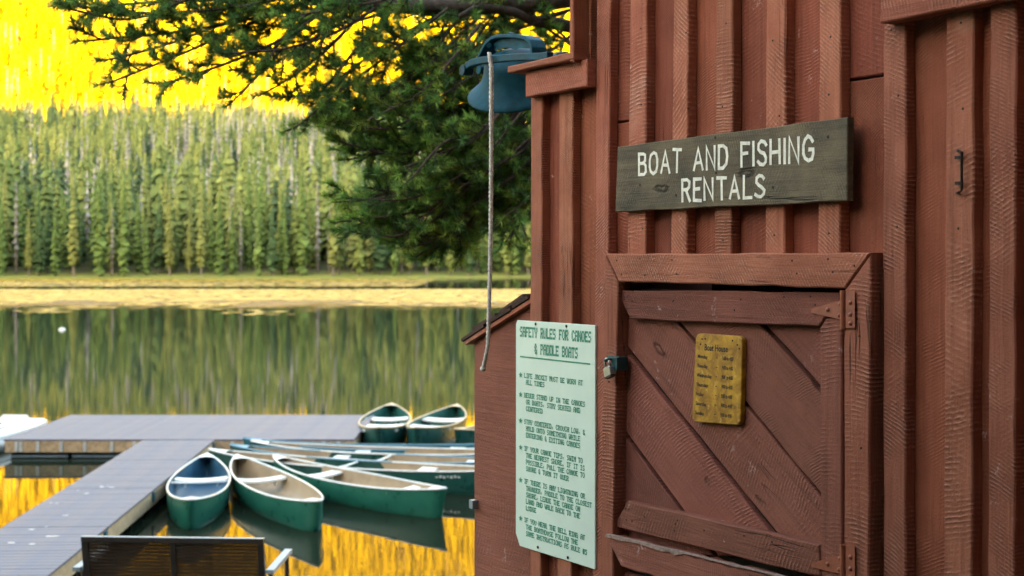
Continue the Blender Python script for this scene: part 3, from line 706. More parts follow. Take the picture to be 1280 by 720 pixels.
for cidx in range(NC):
    o = 0.026
    while o > -0.9:
        wdt = rng.uniform(0.09, 0.15); t1 = (cidx + 1) * cl + rng.uniform(-0.004, 0.008); Lg = cl * 1.75
        s = link('shingle', sh_me, None, roof2)
        base = rpt(t1, 0.017 + rng.uniform(0, 0.002), o)
        s.location = base
        # local x runs up the slope (from butt to top), y into the depth, z thickness; tilted to sit on the course above
        ux = Vector((-dr.x, 0, -dr.y)); ux = (ux + Vector((up.x, 0, up.y)) * -0.0).normalized(); uy = Vector((0, 1, 0)); uz = Vector((up.x, 0, up.y))
        Lc = min(Lg, t1 + 0.004)
        mt = Matrix.Identity(4)
        k = 0.012 / cl
        ux2 = (ux - uz * k * 0.0 + uz * (0.010 / cl if cidx > 0 else 0.0)).normalized() if False else ux
        for r_ in range(3): mt[r_][0] = ux2[r_] * Lc; mt[r_][1] = uy[r_] * (wdt - 0.004); mt[r_][2] = uz[r_] * (0.009 + rng.uniform(0, 0.003)); mt[r_][3] = base[r_] + uz[r_] * 0.0095 * ((NC - 1 - cidx) % 2)
        s.matrix_local = mt
        o -= wdt
bl = MB(); s, z = uw(593, 630, 0.01); bl.box((s, -0.008, z), (0.022, 0.03, 0.026)); bl.build('corner_bracket', M['bench_top'], house)

# ================================================================== SIGNS
def wall_thing(name, px, py, o, label, cat):
    s, z = uw(px, py, o); e = empty(name, tuple(P0 + Rv * s + Nv * o + Vector((0, 0, BASE + z))), math.atan2(Rv.y, Rv.x), label, cat); e['_s'] = s; e['_z'] = z; e['_o'] = o
    return e, s, z
def shift_children(e, s, z, o):
    for ch in e.children: ch.location = (ch.location.x - s, ch.location.y + o, ch.location.z - z)
    for k in ('_s', '_z', '_o'): del e[k]
STROKE = {'B': (.62, [[(0, 0), (0, 1), (.38, 1), (.5, .9), (.5, .64), (.36, .54), (0, .54)], [(.36, .54), (.55, .42), (.56, .12), (.42, 0), (0, 0)]]),
 'O': (.66, [[(.28, 0), (.08, .12), (0, .36), (0, .68), (.1, .9), (.3, 1), (.5, .9), (.6, .66), (.6, .34), (.5, .1), (.28, 0)]]),
 'A': (.66, [[(0, 0), (.3, 1), (.62, 0)], [(.12, .34), (.5, .34)]]), 'T': (.62, [[(0, 1), (.62, 1)], [(.31, 1), (.31, 0)]]),
 'N': (.6, [[(0, 0), (0, 1), (.56, 0), (.56, 1)]]), 'D': (.62, [[(0, 0), (0, 1), (.3, 1), (.52, .84), (.58, .5), (.52, .16), (.3, 0), (0, 0)]]),
 'F': (.5, [[(0, 0), (0, 1), (.5, 1)], [(0, .55), (.38, .55)]]), 'I': (.06, [[(.03, 0), (.03, 1)]]),
 'S': (.56, [[(.52, .84), (.42, .97), (.22, 1), (.05, .88), (.04, .68), (.18, .56), (.4, .46), (.54, .3), (.52, .12), (.36, 0), (.16, .02), (0, .16)]]),
 'H': (.58, [[(0, 0), (0, 1)], [(.56, 0), (.56, 1)], [(0, .5), (.56, .5)]]),
 'G': (.64, [[(.56, .8), (.46, .95), (.28, 1), (.1, .88), (0, .62), (0, .34), (.1, .1), (.3, 0), (.5, .08), (.6, .28), (.6, .46), (.36, .46)]]),
 'R': (.6, [[(0, 0), (0, 1), (.36, 1), (.52, .9), (.52, .66), (.38, .54), (0, .52)], [(.28, .52), (.56, 0)]]),
 'E': (.5, [[(.5, 1), (0, 1), (0, 0), (.5, 0)], [(0, .53), (.4, .53)]]), 'L': (.5, [[(0, 1), (0, 0), (.5, 0)]]), ' ': (.42, [])}
def stroke_text(txt, x0, x1, z0a, z1a, z0b, z1b, th, o, mb):
    tot = sum(STROKE[c][0] + .26 for c in txt) - .26; x = 0
    for c in txt:
        wd, lines = STROKE[c]
        for L in lines:
            P = []
            for a, b in L:
                u = (x + a) / tot; s = x0 + u * (x1 - x0); zlo = z0a + (z0b - z0a) * u; zhi = z1a + (z1b - z1a) * u
                P.append(Vector((s + rng.gauss(0, .0005), zlo + b * (zhi - zlo) + rng.gauss(0, .0007))))
            m = len(P); lf = []; rt = []
            for i in range(m):
                d1 = (P[i] - P[i - 1]).normalized() if i > 0 else (P[1] - P[0]).normalized()
                d2 = (P[i + 1] - P[i]).normalized() if i < m - 1 else d1
                nn = Vector((-(d1.y + d2.y), d1.x + d2.x)); nn = nn.normalized() if nn.length > 1e-4 else Vector((-d1.y, d1.x))
                k = 1 / max(0.55, nn.dot(Vector((-d1.y, d1.x)))); t = th * 0.5 * rng.uniform(.9, 1.1)
                e = d1 * (th * .35) * (-1 if i == 0 else 1 if i == m - 1 else 0)
                lf.append(P[i] + nn * t * k + e); rt.append(P[i] - nn * t * k + e)
            for i in range(m - 1):
                dz = 0.00003 * len(mb.f) % 0.0004
                q = [lf[i], rt[i], rt[i + 1], lf[i + 1]]
                mb.add([(v.x, -o - dz, v.y) for v in q], [(0, 1, 2, 3)])
        x += wd + .26
# name board
SO = 0.047
e, s0, z0 = wall_thing('name_sign', 915, 211, BT, 'weathered grey-brown plank sign reading BOAT AND FISHING RENTALS above the door', 'sign')
pp([(771.7, 183.6), (1059.5, 146.5), (1058.7, 251), (768.7, 265)], BT + 0.001, SO, 'plank', M['signwood'], e, R(90), ch=0.002)
lt = MB()
l0, l1 = uw(799, 218.5, SO), uw(799, 192.5, SO); r0, r1 = uw(1018, 200.5, SO), uw(1018, 170, SO)
stroke_text('BOAT AND FISHING', l0[0], r0[0], l0[1], l1[1], r0[1], r1[1], 0.0082, SO + 0.0008, lt)
l0, l1 = uw(853, 251.5, SO), uw(853, 225, SO); r0, r1 = uw(956, 246, SO), uw(956, 219, SO)
stroke_text('RENTALS', l0[0], r0[0], l0[1], l1[1], r0[1], r1[1], 0.0082, SO + 0.0008, lt)
lt.build('lettering', M['cream'], e)
sn = MB()
for px, py in ((845, 244), (894, 172), (895, 216), (966, 234), (1035, 171), (800, 231)):
    s, z = uw(px, py, SO); sn.lathe([(0.004, 0), (0.0035, .0008), (.0001, .001)], 8, Matrix.Translation((s, -SO, z)) @ Matrix.Rotation(R(90), 4, 'X'))
sn.build('screw_heads', M['iron'], e)
shift_children(e, s0, z0, BT)

# safety rules sheet
FONT = dict(A='0E11111F111111', B='1E11111E11111E', C='0E11101010110E', D='1E11111111111E', E='1F10101E10101F', F='1F10101E101010', G='0E11101711110F', H='1111111F111111',
 I='0E04040404040E', J='0702020202120C', K='11121418141211', L='1010101010101F', M='111B1515111111', N='11191915131311', O='0E11111111110E', P='1E11111E101010', R='1E11111E141211',
 S='0F10100E01011E', T='1F040404040404', U='1111111111110E', V='1111111111110A04'[:14], W='1111111515150A', X='11110A040A1111', Y='1111110A040404', Q='0E11111115120D')
FONT['&'] = '0C12140815120D'; FONT[','] = '000000000C0408'; FONT['.'] = '00000000000C0C'; FONT['#'] = '0A0A1F0A1F0A0A'; FONT['5'] = '1F101E0101110E'
def slab_text(txt, x0, zc, adv, hgt, fmap, mb):
    rows = [0, 1.45, 2.3, 3.15, 4.15, 5.0, 5.85, 7.3]                  # heavy top and bottom slabs
    for i, ch in enumerate(txt):
        if ch == ' ': continue
        b = FONT[ch]
        for r in range(7):
            bits = int(b[2 * r:2 * r + 2], 16); c = 0
            while c < 5:
                if bits >> (4 - c) & 1:
                    c2 = c
                    while c2 < 5 and bits >> (4 - c2) & 1: c2 += 1
                    ex = (0.55 if ch not in 'OCGSQU' else 0.0) if r in (0, 6) and ch not in ',.&' else 0.2
                    xa = x0 + adv * (i + (c - ex) / 6.0); xb = x0 + adv * (i + (c2 + ex) / 6.0)
                    za = zc + hgt * (0.5 - rows[r] / 7.3); zb = zc + hgt * (0.5 - rows[r + 1] / 7.3)
                    mb.add([fmap(xa, zb), fmap(xb, zb), fmap(xb, za), fmap(xa, za)], [(0, 1, 2, 3)]); c = c2
                else: c += 1
RS = BT + 0.006
e, s0, z0 = wall_thing('rules_sign', 695, 555, BT, 'pale green enamel sheet of canoe safety rules left of the door', 'sign')
TL, TR, BL, BR = uw(644.8, 400, RS), uw(744, 406.5, RS), uw(644.8, 679, RS), uw(743.7, 712, RS)
c_ = 0.018
pts = [(BL[0] + .022, BL[1] - .004), (BR[0], BR[1]), (TR[0], TR[1]), (TL[0] + .008, TL[1]), (TL[0], TL[1] - .012), (BL[0] - .001, BL[1] + .03)]
prism(pts, BT + 0.0012, RS, 'panel', M['signgreen'], e, 0, ch=0.001, jit=0.0002)
def fm(u, v):
    t = Vector(TL).lerp(Vector(TR), u); b = Vector(BL).lerp(Vector(BR), u); p = t.lerp(b, v); return (p.x, -RS - 0.0009, p.y)
lt = MB(); fmv = lambda x, z: fm(x, -z)
slab_text('SAFETY RULES FOR CANOES', .06, -.050, .0392, .046, fmv, lt)
slab_text('& PADDLE BOATS', .255, -.121, .0392, .046, fmv, lt)
lt.add([fm(.06, .164), fm(.945, .164), fm(.945, .158), fm(.06, .158)], [(0, 1, 2, 3)])
RULES = [(.243, ['LIFE JACKET MUST BE WORN AT', 'ALL TIMES']), (.330, ['NEVER STAND UP IN THE CANOES', 'OR BOATS, STAY SEATED AND', 'CENTERED']),
 (.447, ['STAY CENTERED, CROUCH LOW, &', 'HOLD ONTO SOMETHING WHILE', 'ENTERING & EXITING CANOES']),
 (.566, ['IF YOUR CANOE TIPS, SWIM TO', 'THE NEAREST SHORE. IF IT IS', 'POSSIBLE, PULL THE CANOE TO', 'SHORE & TURN IT OVER']),
 (.711, ['IF THERE IS ANY LIGHTNING OR', 'THUNDER, PADDLE TO THE CLOSEST', 'SHORE, LEAVE THE CANOE ON', 'LAND AND WALK BACK TO THE', 'LODGE']),
 (.882, ['IF YOU HEAR THE BELL RING AT', 'THE BOATHOUSE FOLLOW THE', 'SAME INSTRUCTIONS AS RULE #5'])]
for v, lines in RULES:
    star = [];
    for k in range(10):
        a = math.pi / 2 + k * math.pi / 5; rr = (1.0 if k % 2 == 0 else 0.5)
        star.append(fm(.068 + math.cos(a) * .026 * rr, v - math.sin(a) * .0135 * rr))
    lt.add([fm(.068, v)] + star, [(0, 1 + k, 1 + (k + 1) % 10) for k in range(10)])
    for i, L in enumerate(lines): slab_text(L, .118 if i == 0 else .142, -(v + .0292 * i), .0275, .0222, fmv, lt)
lt.build('lettering', M['ink'], e)
sn = MB()
for u, v in ((.27, .012), (.66, .012), (.3, .985), (.68, .987)):
    x, y, z = fm(u, v); MB().lathe([(0.0045, 0), (0.004, .0015), (.0001, .0022)], 9, Matrix.Translation((x, y, z)) @ Matrix.Rotation(R(90), 4, 'X')).build('screw_head', M['iron'], e)
shift_children(e, s0, z0, BT)

# opening-hours plaque
HO = DO + 0.016
e, s0, z0 = wall_thing('hours_sign', 896, 474, DO + .002, 'small yellow varnished plaque with the boat house hours on the door', 'sign')
TL, TR, BL, BR = [Vector(uw(a, b, HO)) for a, b in ((869.5, 416.5), (928, 420.5), (925.5, 532), (864.5, 527))]
TL, TR, BL, BR = Vector(uw(869.5, 416.5, HO)), Vector(uw(928, 420.5, HO)), Vector(uw(864.5, 527, HO)), Vector(uw(925.5, 532, HO))
pts = []
for (c0, ca, cb) in ((BL, BR, TL), (BR, TR, BL), (TR, TL, BR), (TL, BL, TR)):
    da, db_ = (ca - c0).normalized(), (cb - c0).normalized(); r = .016
    for k in range(6):
        t = k / 5 * math.pi / 2; p = c0 + (da + db_) * r - db_ * r * math.sin(math.pi / 2 - 0) * 0
        p = c0 + da * r * (1 - math.sin(math.pi / 2 - t) * 1) * 0 + da * r + db_ * r - da * r * math.cos(t) - db_ * r * math.sin(t)
        pts.append((k, p, t, c0))
poly = []
for ci, (c0, ca, cb) in enumerate(((BL, BR, TL), (BR, TR, BL), (TR, TL, BR), (TL, BL, TR))):
    da, db_ = (ca - c0).normalized(), (cb - c0).normalized(); r = .016; cen = c0 + (da + db_) * r
    for k in range(6):
        t = k / 5 * math.pi / 2; p = cen - da * r * math.cos(t) - db_ * r * math.sin(t); poly.append((p.x, p.y))
prism(poly, DO + 0.0035, HO, 'plaque', M['yellow'], e, 0, ch=0.002, jit=0)
def fm2(u, v): t = TL.lerp(TR, u); b = BL.lerp(BR, u); return t.lerp(b, v)
def font_text(txt, u, v, size, parent, mat, ext=1.0):
    cu = bpy.data.curves.new('t', 'FONT'); cu.body = txt; cu.size = 1.0; cu.offset = 0.015; cu.resolution_u = 2
    ob = bpy.data.objects.new('t', cu); COL.objects.link(ob)
    me = bpy.data.meshes.new_from_object(ob.evaluated_get(bpy.context.evaluated_depsgraph_get())); bpy.data.objects.remove(ob)
    o = fm2(u, v); eu = (TR - TL).normalized(); ev = (TL - BL).normalized()
    for vert in me.vertices:
        p = o + eu * vert.co.x * size * ext + ev * vert.co.y * size; vert.co = (p.x, -HO - 0.0007, p.y)
    me.materials.clear(); return link('lettering', me, mat, parent)
font_text('Boat House', .21, .185, .0225, e, M['black_ink'], .82)
days = ['Monday', 'Tuesday', 'Wednesday', 'Thursday', 'Friday', 'Saturday', 'Sunday']
for i, d in enumerate(days):
    v = .275 + i * .106
    font_text(d, .07, v, .0125, e, M['black_ink'], .95); font_text('-', .47, v, .0135, e, M['black_ink'], 1.6); font_text('9:00 to 4:00', .60, v + .005, .0135, e, M['black_ink'], .62)
sn = MB()
for u, v in ((.15, .06), (.22, .055), (.80, .055), (.12, .12), (.9, .1), (.94, .14)):
    p = fm2(u, v); sn.lathe([(0.0022, 0), (0.002, .001), (.0001, .0014)], 8, Matrix.Translation((p.x, -HO, p.y)) @ Matrix.Rotation(R(90), 4, 'X'))
sn.build('screw_heads', M['iron'], e)
shift_children(e, s0, z0, DO + .002)

# padlock hanging from the hasp
e, s0, z0 = wall_thing('padlock', 760, 458, 0.07, 'small worn steel padlock hanging from the door hasp', 'padlock')
tl = Matrix.Rotation(R(-20), 4, 'Y')
pb = MB(); W_, H_, T_ = .031, .026, .015
prof = [(-W_ / 2 + .003, -H_ / 2), (W_ / 2 - .003, -H_ / 2), (W_ / 2, -H_ / 2 + .003), (W_ / 2, H_ / 2 - .004), (W_ / 2 - .004, H_ / 2), (-W_ / 2 + .004, H_ / 2), (-W_ / 2, H_ / 2 - .004), (-W_ / 2, -H_ / 2 + .003)]
m = len(prof); rings = [(.92, -T_ / 2), (1, -T_ / 2 + .002), (1, T_ / 2 - .002), (.92, T_ / 2)]
pb.add([tl @ Vector((a * k, y, b * k - .014)) for k, y in rings for a, b in prof], [(j * m + i, j * m + (i + 1) % m, (j + 1) * m + (i + 1) % m, (j + 1) * m + i) for j in range(3) for i in range(m)] + [tuple(range(m - 1, -1, -1)), tuple(range(3 * m, 4 * m))])
pb.build('body', M['steel'], e)
pb = MB(); pb.box(tl @ Vector((0, 0, -.0275)), (W_ * .98, T_ * 1.04, .005), tl.to_3x3()); pb.build('bumper', M['black_ink'], e)
pb = MB(); pb.tube([tl @ Vector(p) for p in ((-.010, 0, -.004), (-.010, 0, .010), (-.007, 0, .018), (0, 0, .0215), (.007, 0, .018), (.010, 0, .010), (.010, 0, -.004))], .0031, 10)
pb.build('shackle', M['steel'], e, True)
for k in ('_s', '_z', '_o'): del e[k]

# ================================================================== BELL AND ROPE
BO = -0.155
e, bs, bz = wall_thing('bell', 640, 66, BO, 'blue painted cast-iron bell on a yoke beside the boathouse ledge', 'bell')
def bl_(px, py, o): s, z = uw(px, py, o); return Vector((s - bs, -(o - BO), z - bz))
k = 4.45 / F                                        # metres per photo pixel at the bell
tiltm = Matrix.Rotation(-math.atan2(Rv.y, Rv.x), 4, 'Z') @ Matrix.Rotation(R(-9), 4, 'Y') @ Matrix.Rotation(R(28), 4, 'X')   # caught mid-swing, mouth away from the viewer
rb = 66 * k
prof = [(0.0005, 0.0), (0.22, -0.01), (0.42, -0.06), (0.54, -0.16), (0.58, -0.30), (0.62, -0.55), (0.69, -0.78), (0.80, -0.98), (0.92, -1.11), (1.0, -1.20), (1.0, -1.25), (0.965, -1.27), (0.90, -1.22), (0.66, -0.85), (0.55, -0.5), (0.50, -0.2), (0.001, -0.1)]
mb = MB(); mb.lathe([(a * rb, b * rb * 0.66) for a, b in prof], 48, Matrix.Translation((0, 0, -0.002)) @ tiltm); mb.build('bell_body', M['bell'], e, True)
mb = MB(); mb.tube([tiltm @ Vector(p) for p in ((0, 0, -.05), (0, 0, -.16))], .006, 8); mb.lathe([(.0005, -.125), (.014, -.13), (.02, -.145), (.014, -.16), (.0005, -.165)], 12, tiltm); mb.build('clapper', M['iron'], e, True)
# yoke: arched strap with rounded shoulders and a web
def strap(pts, o, wd, th):
    P = [bl_(a, b, o) for a, b in pts]; mb = MB(); vs = []
    for i, p in enumerate(P):
        t = (P[min(i + 1, len(P) - 1)] - P[max(i - 1, 0)]).normalized(); nn = Vector((-t.z, 0, t.x))
        for a, b in ((-1, -1), (1, -1), (1, 1), (-1, 1)): vs.append(p + nn * th / 2 * a + Vector((0, wd / 2 * b, 0)))
    m = len(P); fs = [(i * 4 + j, i * 4 + (j + 1) % 4, i * 4 + 4 + (j + 1) % 4, i * 4 + 4 + j) for i in range(m - 1) for j in range(4)]
    mb.add(vs, fs + [(0, 1, 2, 3), (4 * m - 1, 4 * m - 2, 4 * m - 3, 4 * m - 4)])
    me = mb.mesh('s'); bm = bmesh.new(); bm.from_mesh(me); bmesh.ops.recalc_face_normals(bm, faces=bm.faces); bmesh.ops.bevel(bm, geom=bm.edges[:], offset=.002, segments=1, affect='EDGES'); bm.to_mesh(me); bm.free()
    return me
yk = strap([(604, 76), (609, 66), (615, 55), (622, 48.5), (630, 46), (640, 45.5), (655, 46), (664, 48), (670, 52), (673, 60), (673, 74)], BO, .055, .012)
yoke = link('yoke', yk, M['bell'], e)
web = MB()
top = [(616, 55), (624, 49), (640, 47), (656, 47.5), (666, 50), (671, 56)]; bot = [(619, 64), (628, 60), (636, 59), (644, 63), (650, 60), (668, 61)]
vs = [bl_(a, b, BO - .008) for a, b in top] + [bl_(a, b, BO - .008) for a, b in bot] + [bl_(a, b, BO + .008) for a, b in top] + [bl_(a, b, BO + .008) for a, b in bot]
web.add(vs, [(i, i + 1, 7 + i, 6 + i) for i in range(5)] + [(12 + i, 18 + i, 19 + i, 13 + i) for i in range(5)] + [(6 + i, 7 + i, 19 + i, 18 + i) for i in range(5)])
web.build('web', M['bell'], yoke)
mb = MB(); mb.tube([bl_(638, 47, BO), bl_(639, 41, BO)], .009, 8); mb.tube([bl_(611, 57, BO + .03), bl_(615, 54, BO - .03)], .008, 8); mb.build('bolt', M['bell'], yoke)
# front arm that carries the bell from the ledge, and its twin at the rear
for oo, nm in ((0.045, 0), (-0.36, 1)):
    pts = [(583, 88), (586, 82.5), (592, 78.5), (602, 76), (616, 74.3), (640, 72), (660, 71), (676, 71), (688, 69.5)]
    if nm: pts = [(a + 20, b - 1) for a, b in pts]
    link('arm', strap(pts, oo, .022, .021), M['bell'], e)
    mb = MB(); c0 = bl_(*pts[0], oo); mb.tube([c0 + Vector((0, -.016, 0)), c0 + Vector((0, .016, 0))], .0165, 14); mb.build('arm_eye', M['bell'], e)
mb = MB(); mb.tube([bl_(602, 76, 0.045), bl_(604, 74, BO), bl_(622, 75, -.36)], .010, 8); mb.tube([bl_(674, 71, 0.045), bl_(675, 72, BO), bl_(696, 70, -.36)], .010, 8); mb.build('pivot_shaft', M['bell'], e)
shift_z = 0
for kk in ('_s', '_z', '_o'): del e[kk]
# rope: twisted strands hanging from the arm
e, rs, rz_ = wall_thing('bell_rope', 613, 240, 0.065, 'pale twisted rope hanging from the bell in front of the lean-to', 'rope')
path = [(611, 66), (612.5, 72), (614, 84), (614, 130), (613.3, 200), (612.8, 280), (612.3, 340), (611.5, 400), (610, 430), (607.5, 447), (603.5, 461)]
PL = [Vector((uw(a, b, .065)[0] - rs, rng.uniform(-.002, .002), uw(a, b, .065)[1] - rz_)) for a, b in path]
def resample(P, n):
    d = [0]
    for i in range(1, len(P)): d.append(d[-1] + (P[i] - P[i - 1]).length)
    out = []
    for j in range(n):
        t = d[-1] * j / (n - 1); i = max(1, next((q for q in range(1, len(d)) if d[q] >= t - 1e-9), len(d) - 1))
        out.append(P[i - 1].lerp(P[i], (t - d[i - 1]) / max(1e-9, d[i] - d[i - 1])))
    return out
PR = resample(PL, 240)
for st in range(3):
    mb = MB(); pts = []
    for i, p in enumerate(PR):
        a = i * 0.62 + st * 2.094; pts.append(p + Vector((math.cos(a), math.sin(a), 0)) * .0033)
    mb.tube(pts, .0036, 6); mb.build('strand', M['rope'], e, True)
mb = MB(); mb.lathe([(.0005, .009), (.008, .006), (.0095, 0), (.008, -.006), (.0005, -.009)], 10, Matrix.Translation(PR[-1])); mb.build('knot', M['rope'], e, True)
for kk in ('_s', '_z', '_o'): del e[kk]

# ================================================================== DOCK
DZ = 0.33
def onz(px, py, z): Y = (CZ - z) * F / (py - HZ); return Vector(((px - 640) / F * Y, Y, z))
dock = empty('floating_dock', (-5.4, 20, 0), 0, 'grey-planked floating dock with a walkway leading to a wide end platform', 'dock')
def rel(p): return Vector(p) - Vector((-5.4, 20, 0))
plank_cache = {}
def plank(parent, c, L, W, ang, T=.028):
    key = (round(L, 2), round(W, 3))
    if key not in plank_cache:
        mb = MB(); x, y, z, h = L / 2, W / 2, T, .004
        mb.add([(-x, -y, 0), (x, -y, 0), (x, y, 0), (-x, y, 0), (-x, -y, z - h), (x, -y, z - h), (x, y, z - h), (-x, y, z - h), (-x + h, -y + h, z), (x - h, -y + h, z), (x - h, y - h, z), (-x + h, y - h, z)],
               [(0, 3, 2, 1), (0, 1, 5, 4), (1, 2, 6, 5), (2, 3, 7, 6), (3, 0, 4, 7), (4, 5, 9, 8), (5, 6, 10, 9), (6, 7, 11, 10), (7, 4, 8, 11), (8, 9, 10, 11)])
        me = mb.mesh('plank'); me.materials.append(M['grey_comp']); plank_cache[key] = me
    o = link('plank', plank_cache[key], None, parent); o.location = c; o.rotation_euler = (0, 0, ang); return o
# walkway: straight strip from the shore to the platform
wa, wb = Vector((-5.46 + .17 - .0, 11.2)), Vector((-5.67, 24.15))
wR0, wR1 = Vector((-4.44, 11.2)), Vector((-5.06, 24.2)); Wd = 1.19
ax = (wR1 - wR0).normalized(); nl_ = Vector((-ax.y, ax.x)); Lw = (wR1 - wR0).length
angw = math.atan2(ax.y, ax.x)
ycuts = [11.2, 13.85, 16.5, 19.2, 21.8, 24.16]
for i in range(5):
    t0 = (ycuts[i] - wR0.y) / ax.y + .012; t1 = (ycuts[i + 1] - wR0.y) / ax.y - .012
    fr = MB()
    for off in (.02, Wd - .02, Wd / 2):
        c = wR0 + ax * (t0 + t1) / 2 + nl_ * off; fr.box(rel((c.x, c.y, DZ - .03 - .095)), (t1 - t0, .04, .19), Matrix.Rotation(angw, 3, 'Z'))
    for t in (t0 + .03, t1 - .03):
        c = wR0 + ax * t + nl_ * Wd / 2; fr.box(rel((c.x, c.y, DZ - .125)), (.04, Wd - .09, .18), Matrix.Rotation(angw, 3, 'Z'))
    sec = fr.build('deck_section', M['dockwood'], dock)
    n = int(round((t1 - t0) / .145)); pw = (t1 - t0) / n
    for j in range(n):
        c = wR0 + ax * (t0 + pw * (j + .5)) + nl_ * Wd / 2; plank(sec, rel((c.x, c.y, DZ - .028 + rng.uniform(-.0015, .001))), Wd + .02, pw - .006, angw + math.pi / 2)
    fl = MB()
    for t in (t0 + .5, t1 - .5):
        c = wR0 + ax * t + nl_ * Wd / 2; fl.box(rel((c.x, c.y, .02)), (.7, Wd * .8, .26), Matrix.Rotation(angw, 3, 'Z'))
    fl.build('float', M['float'], dock)
    # cleat / strap on the lake side
    c = wR0 + ax * (t1 - .1) + nl_ * -.012; bx = MB(); bx.box(rel((c.x, c.y, DZ - .1)), (.10, .025, .13), Matrix.Rotation(angw, 3, 'Z')); bx.build('bracket', M['hull_teal'], dock)
dp = MB()
for k in range(15):
    t = rng.uniform(4.2, 8.2); c = wR0 + ax * t + nl_ * min(Wd - .08, max(.08, rng.gauss(.75, .22))); r_ = rng.uniform(.008, .030)
    m = 9; pts_ = [rel((c.x + r_ * 1.8 * math.cos(q * 6.283 / m) * rng.uniform(.5, 1.2), c.y + r_ * math.sin(q * 6.283 / m) * rng.uniform(.5, 1.2), DZ + .003)) for q in range(m)]
    dp.add(pts_, [tuple(range(m))])
tag(dp.build('bird_droppings', M['galv'], dock), kind='stuff')
# platform
fx0, fx1, fy0, fy1 = -8.62, -2.70, 24.2, 27.85
fr = MB()
for y in (fy0 + .025, (fy0 + fy1) / 2, fy1 - .025): fr.box(rel(((fx0 + fx1) / 2, y, DZ - .03 - .095)), (fx1 - fx0, .05, .19))
for x in (fx0 + .025, fx1 - .025): fr.box(rel((x, (fy0 + fy1) / 2, DZ - .125)), (.05, fy1 - fy0 - .11, .18))
plat = fr.build('platform_section', M['dockwood'], dock)
n = 25; pw = (fy1 - fy0) / n
for j in range(n): plank(plat, rel(((fx0 + fx1) / 2 + rng.uniform(-.01, .01), fy0 + pw * (j + .5), DZ - .028 + rng.uniform(-.001, .001))), fx1 - fx0 + .03, pw - .005, 0)
for x in (-8.42, -8.35, -8.06, -7.66, -7.26, -6.8, -6.42, -4.75, -4.45, -4.02, -3.6, -3.2, -2.95):
    bx = MB(); bx.box(rel((x, fy0 - .009, DZ - .125)), (.055, .018, .17)); bx.build('bracket', M['galv'], dock)
for x, wdt in ((-8.05, .95), (-7.05, .85), (-5.9, .9), (-4.4, .9), (-3.2, .9)):
    for y in (fy0 + .45, fy1 - .5):
        fl = MB(); fl.box(rel((x, y, .0)), (wdt, .8, .28)); f = fl.build('float', M['float'], dock)
        fl = MB(); fl.box(rel((x, y, .035)), (wdt + .03, .83, .03)); fl.build('rim', M['float_rim'], f)

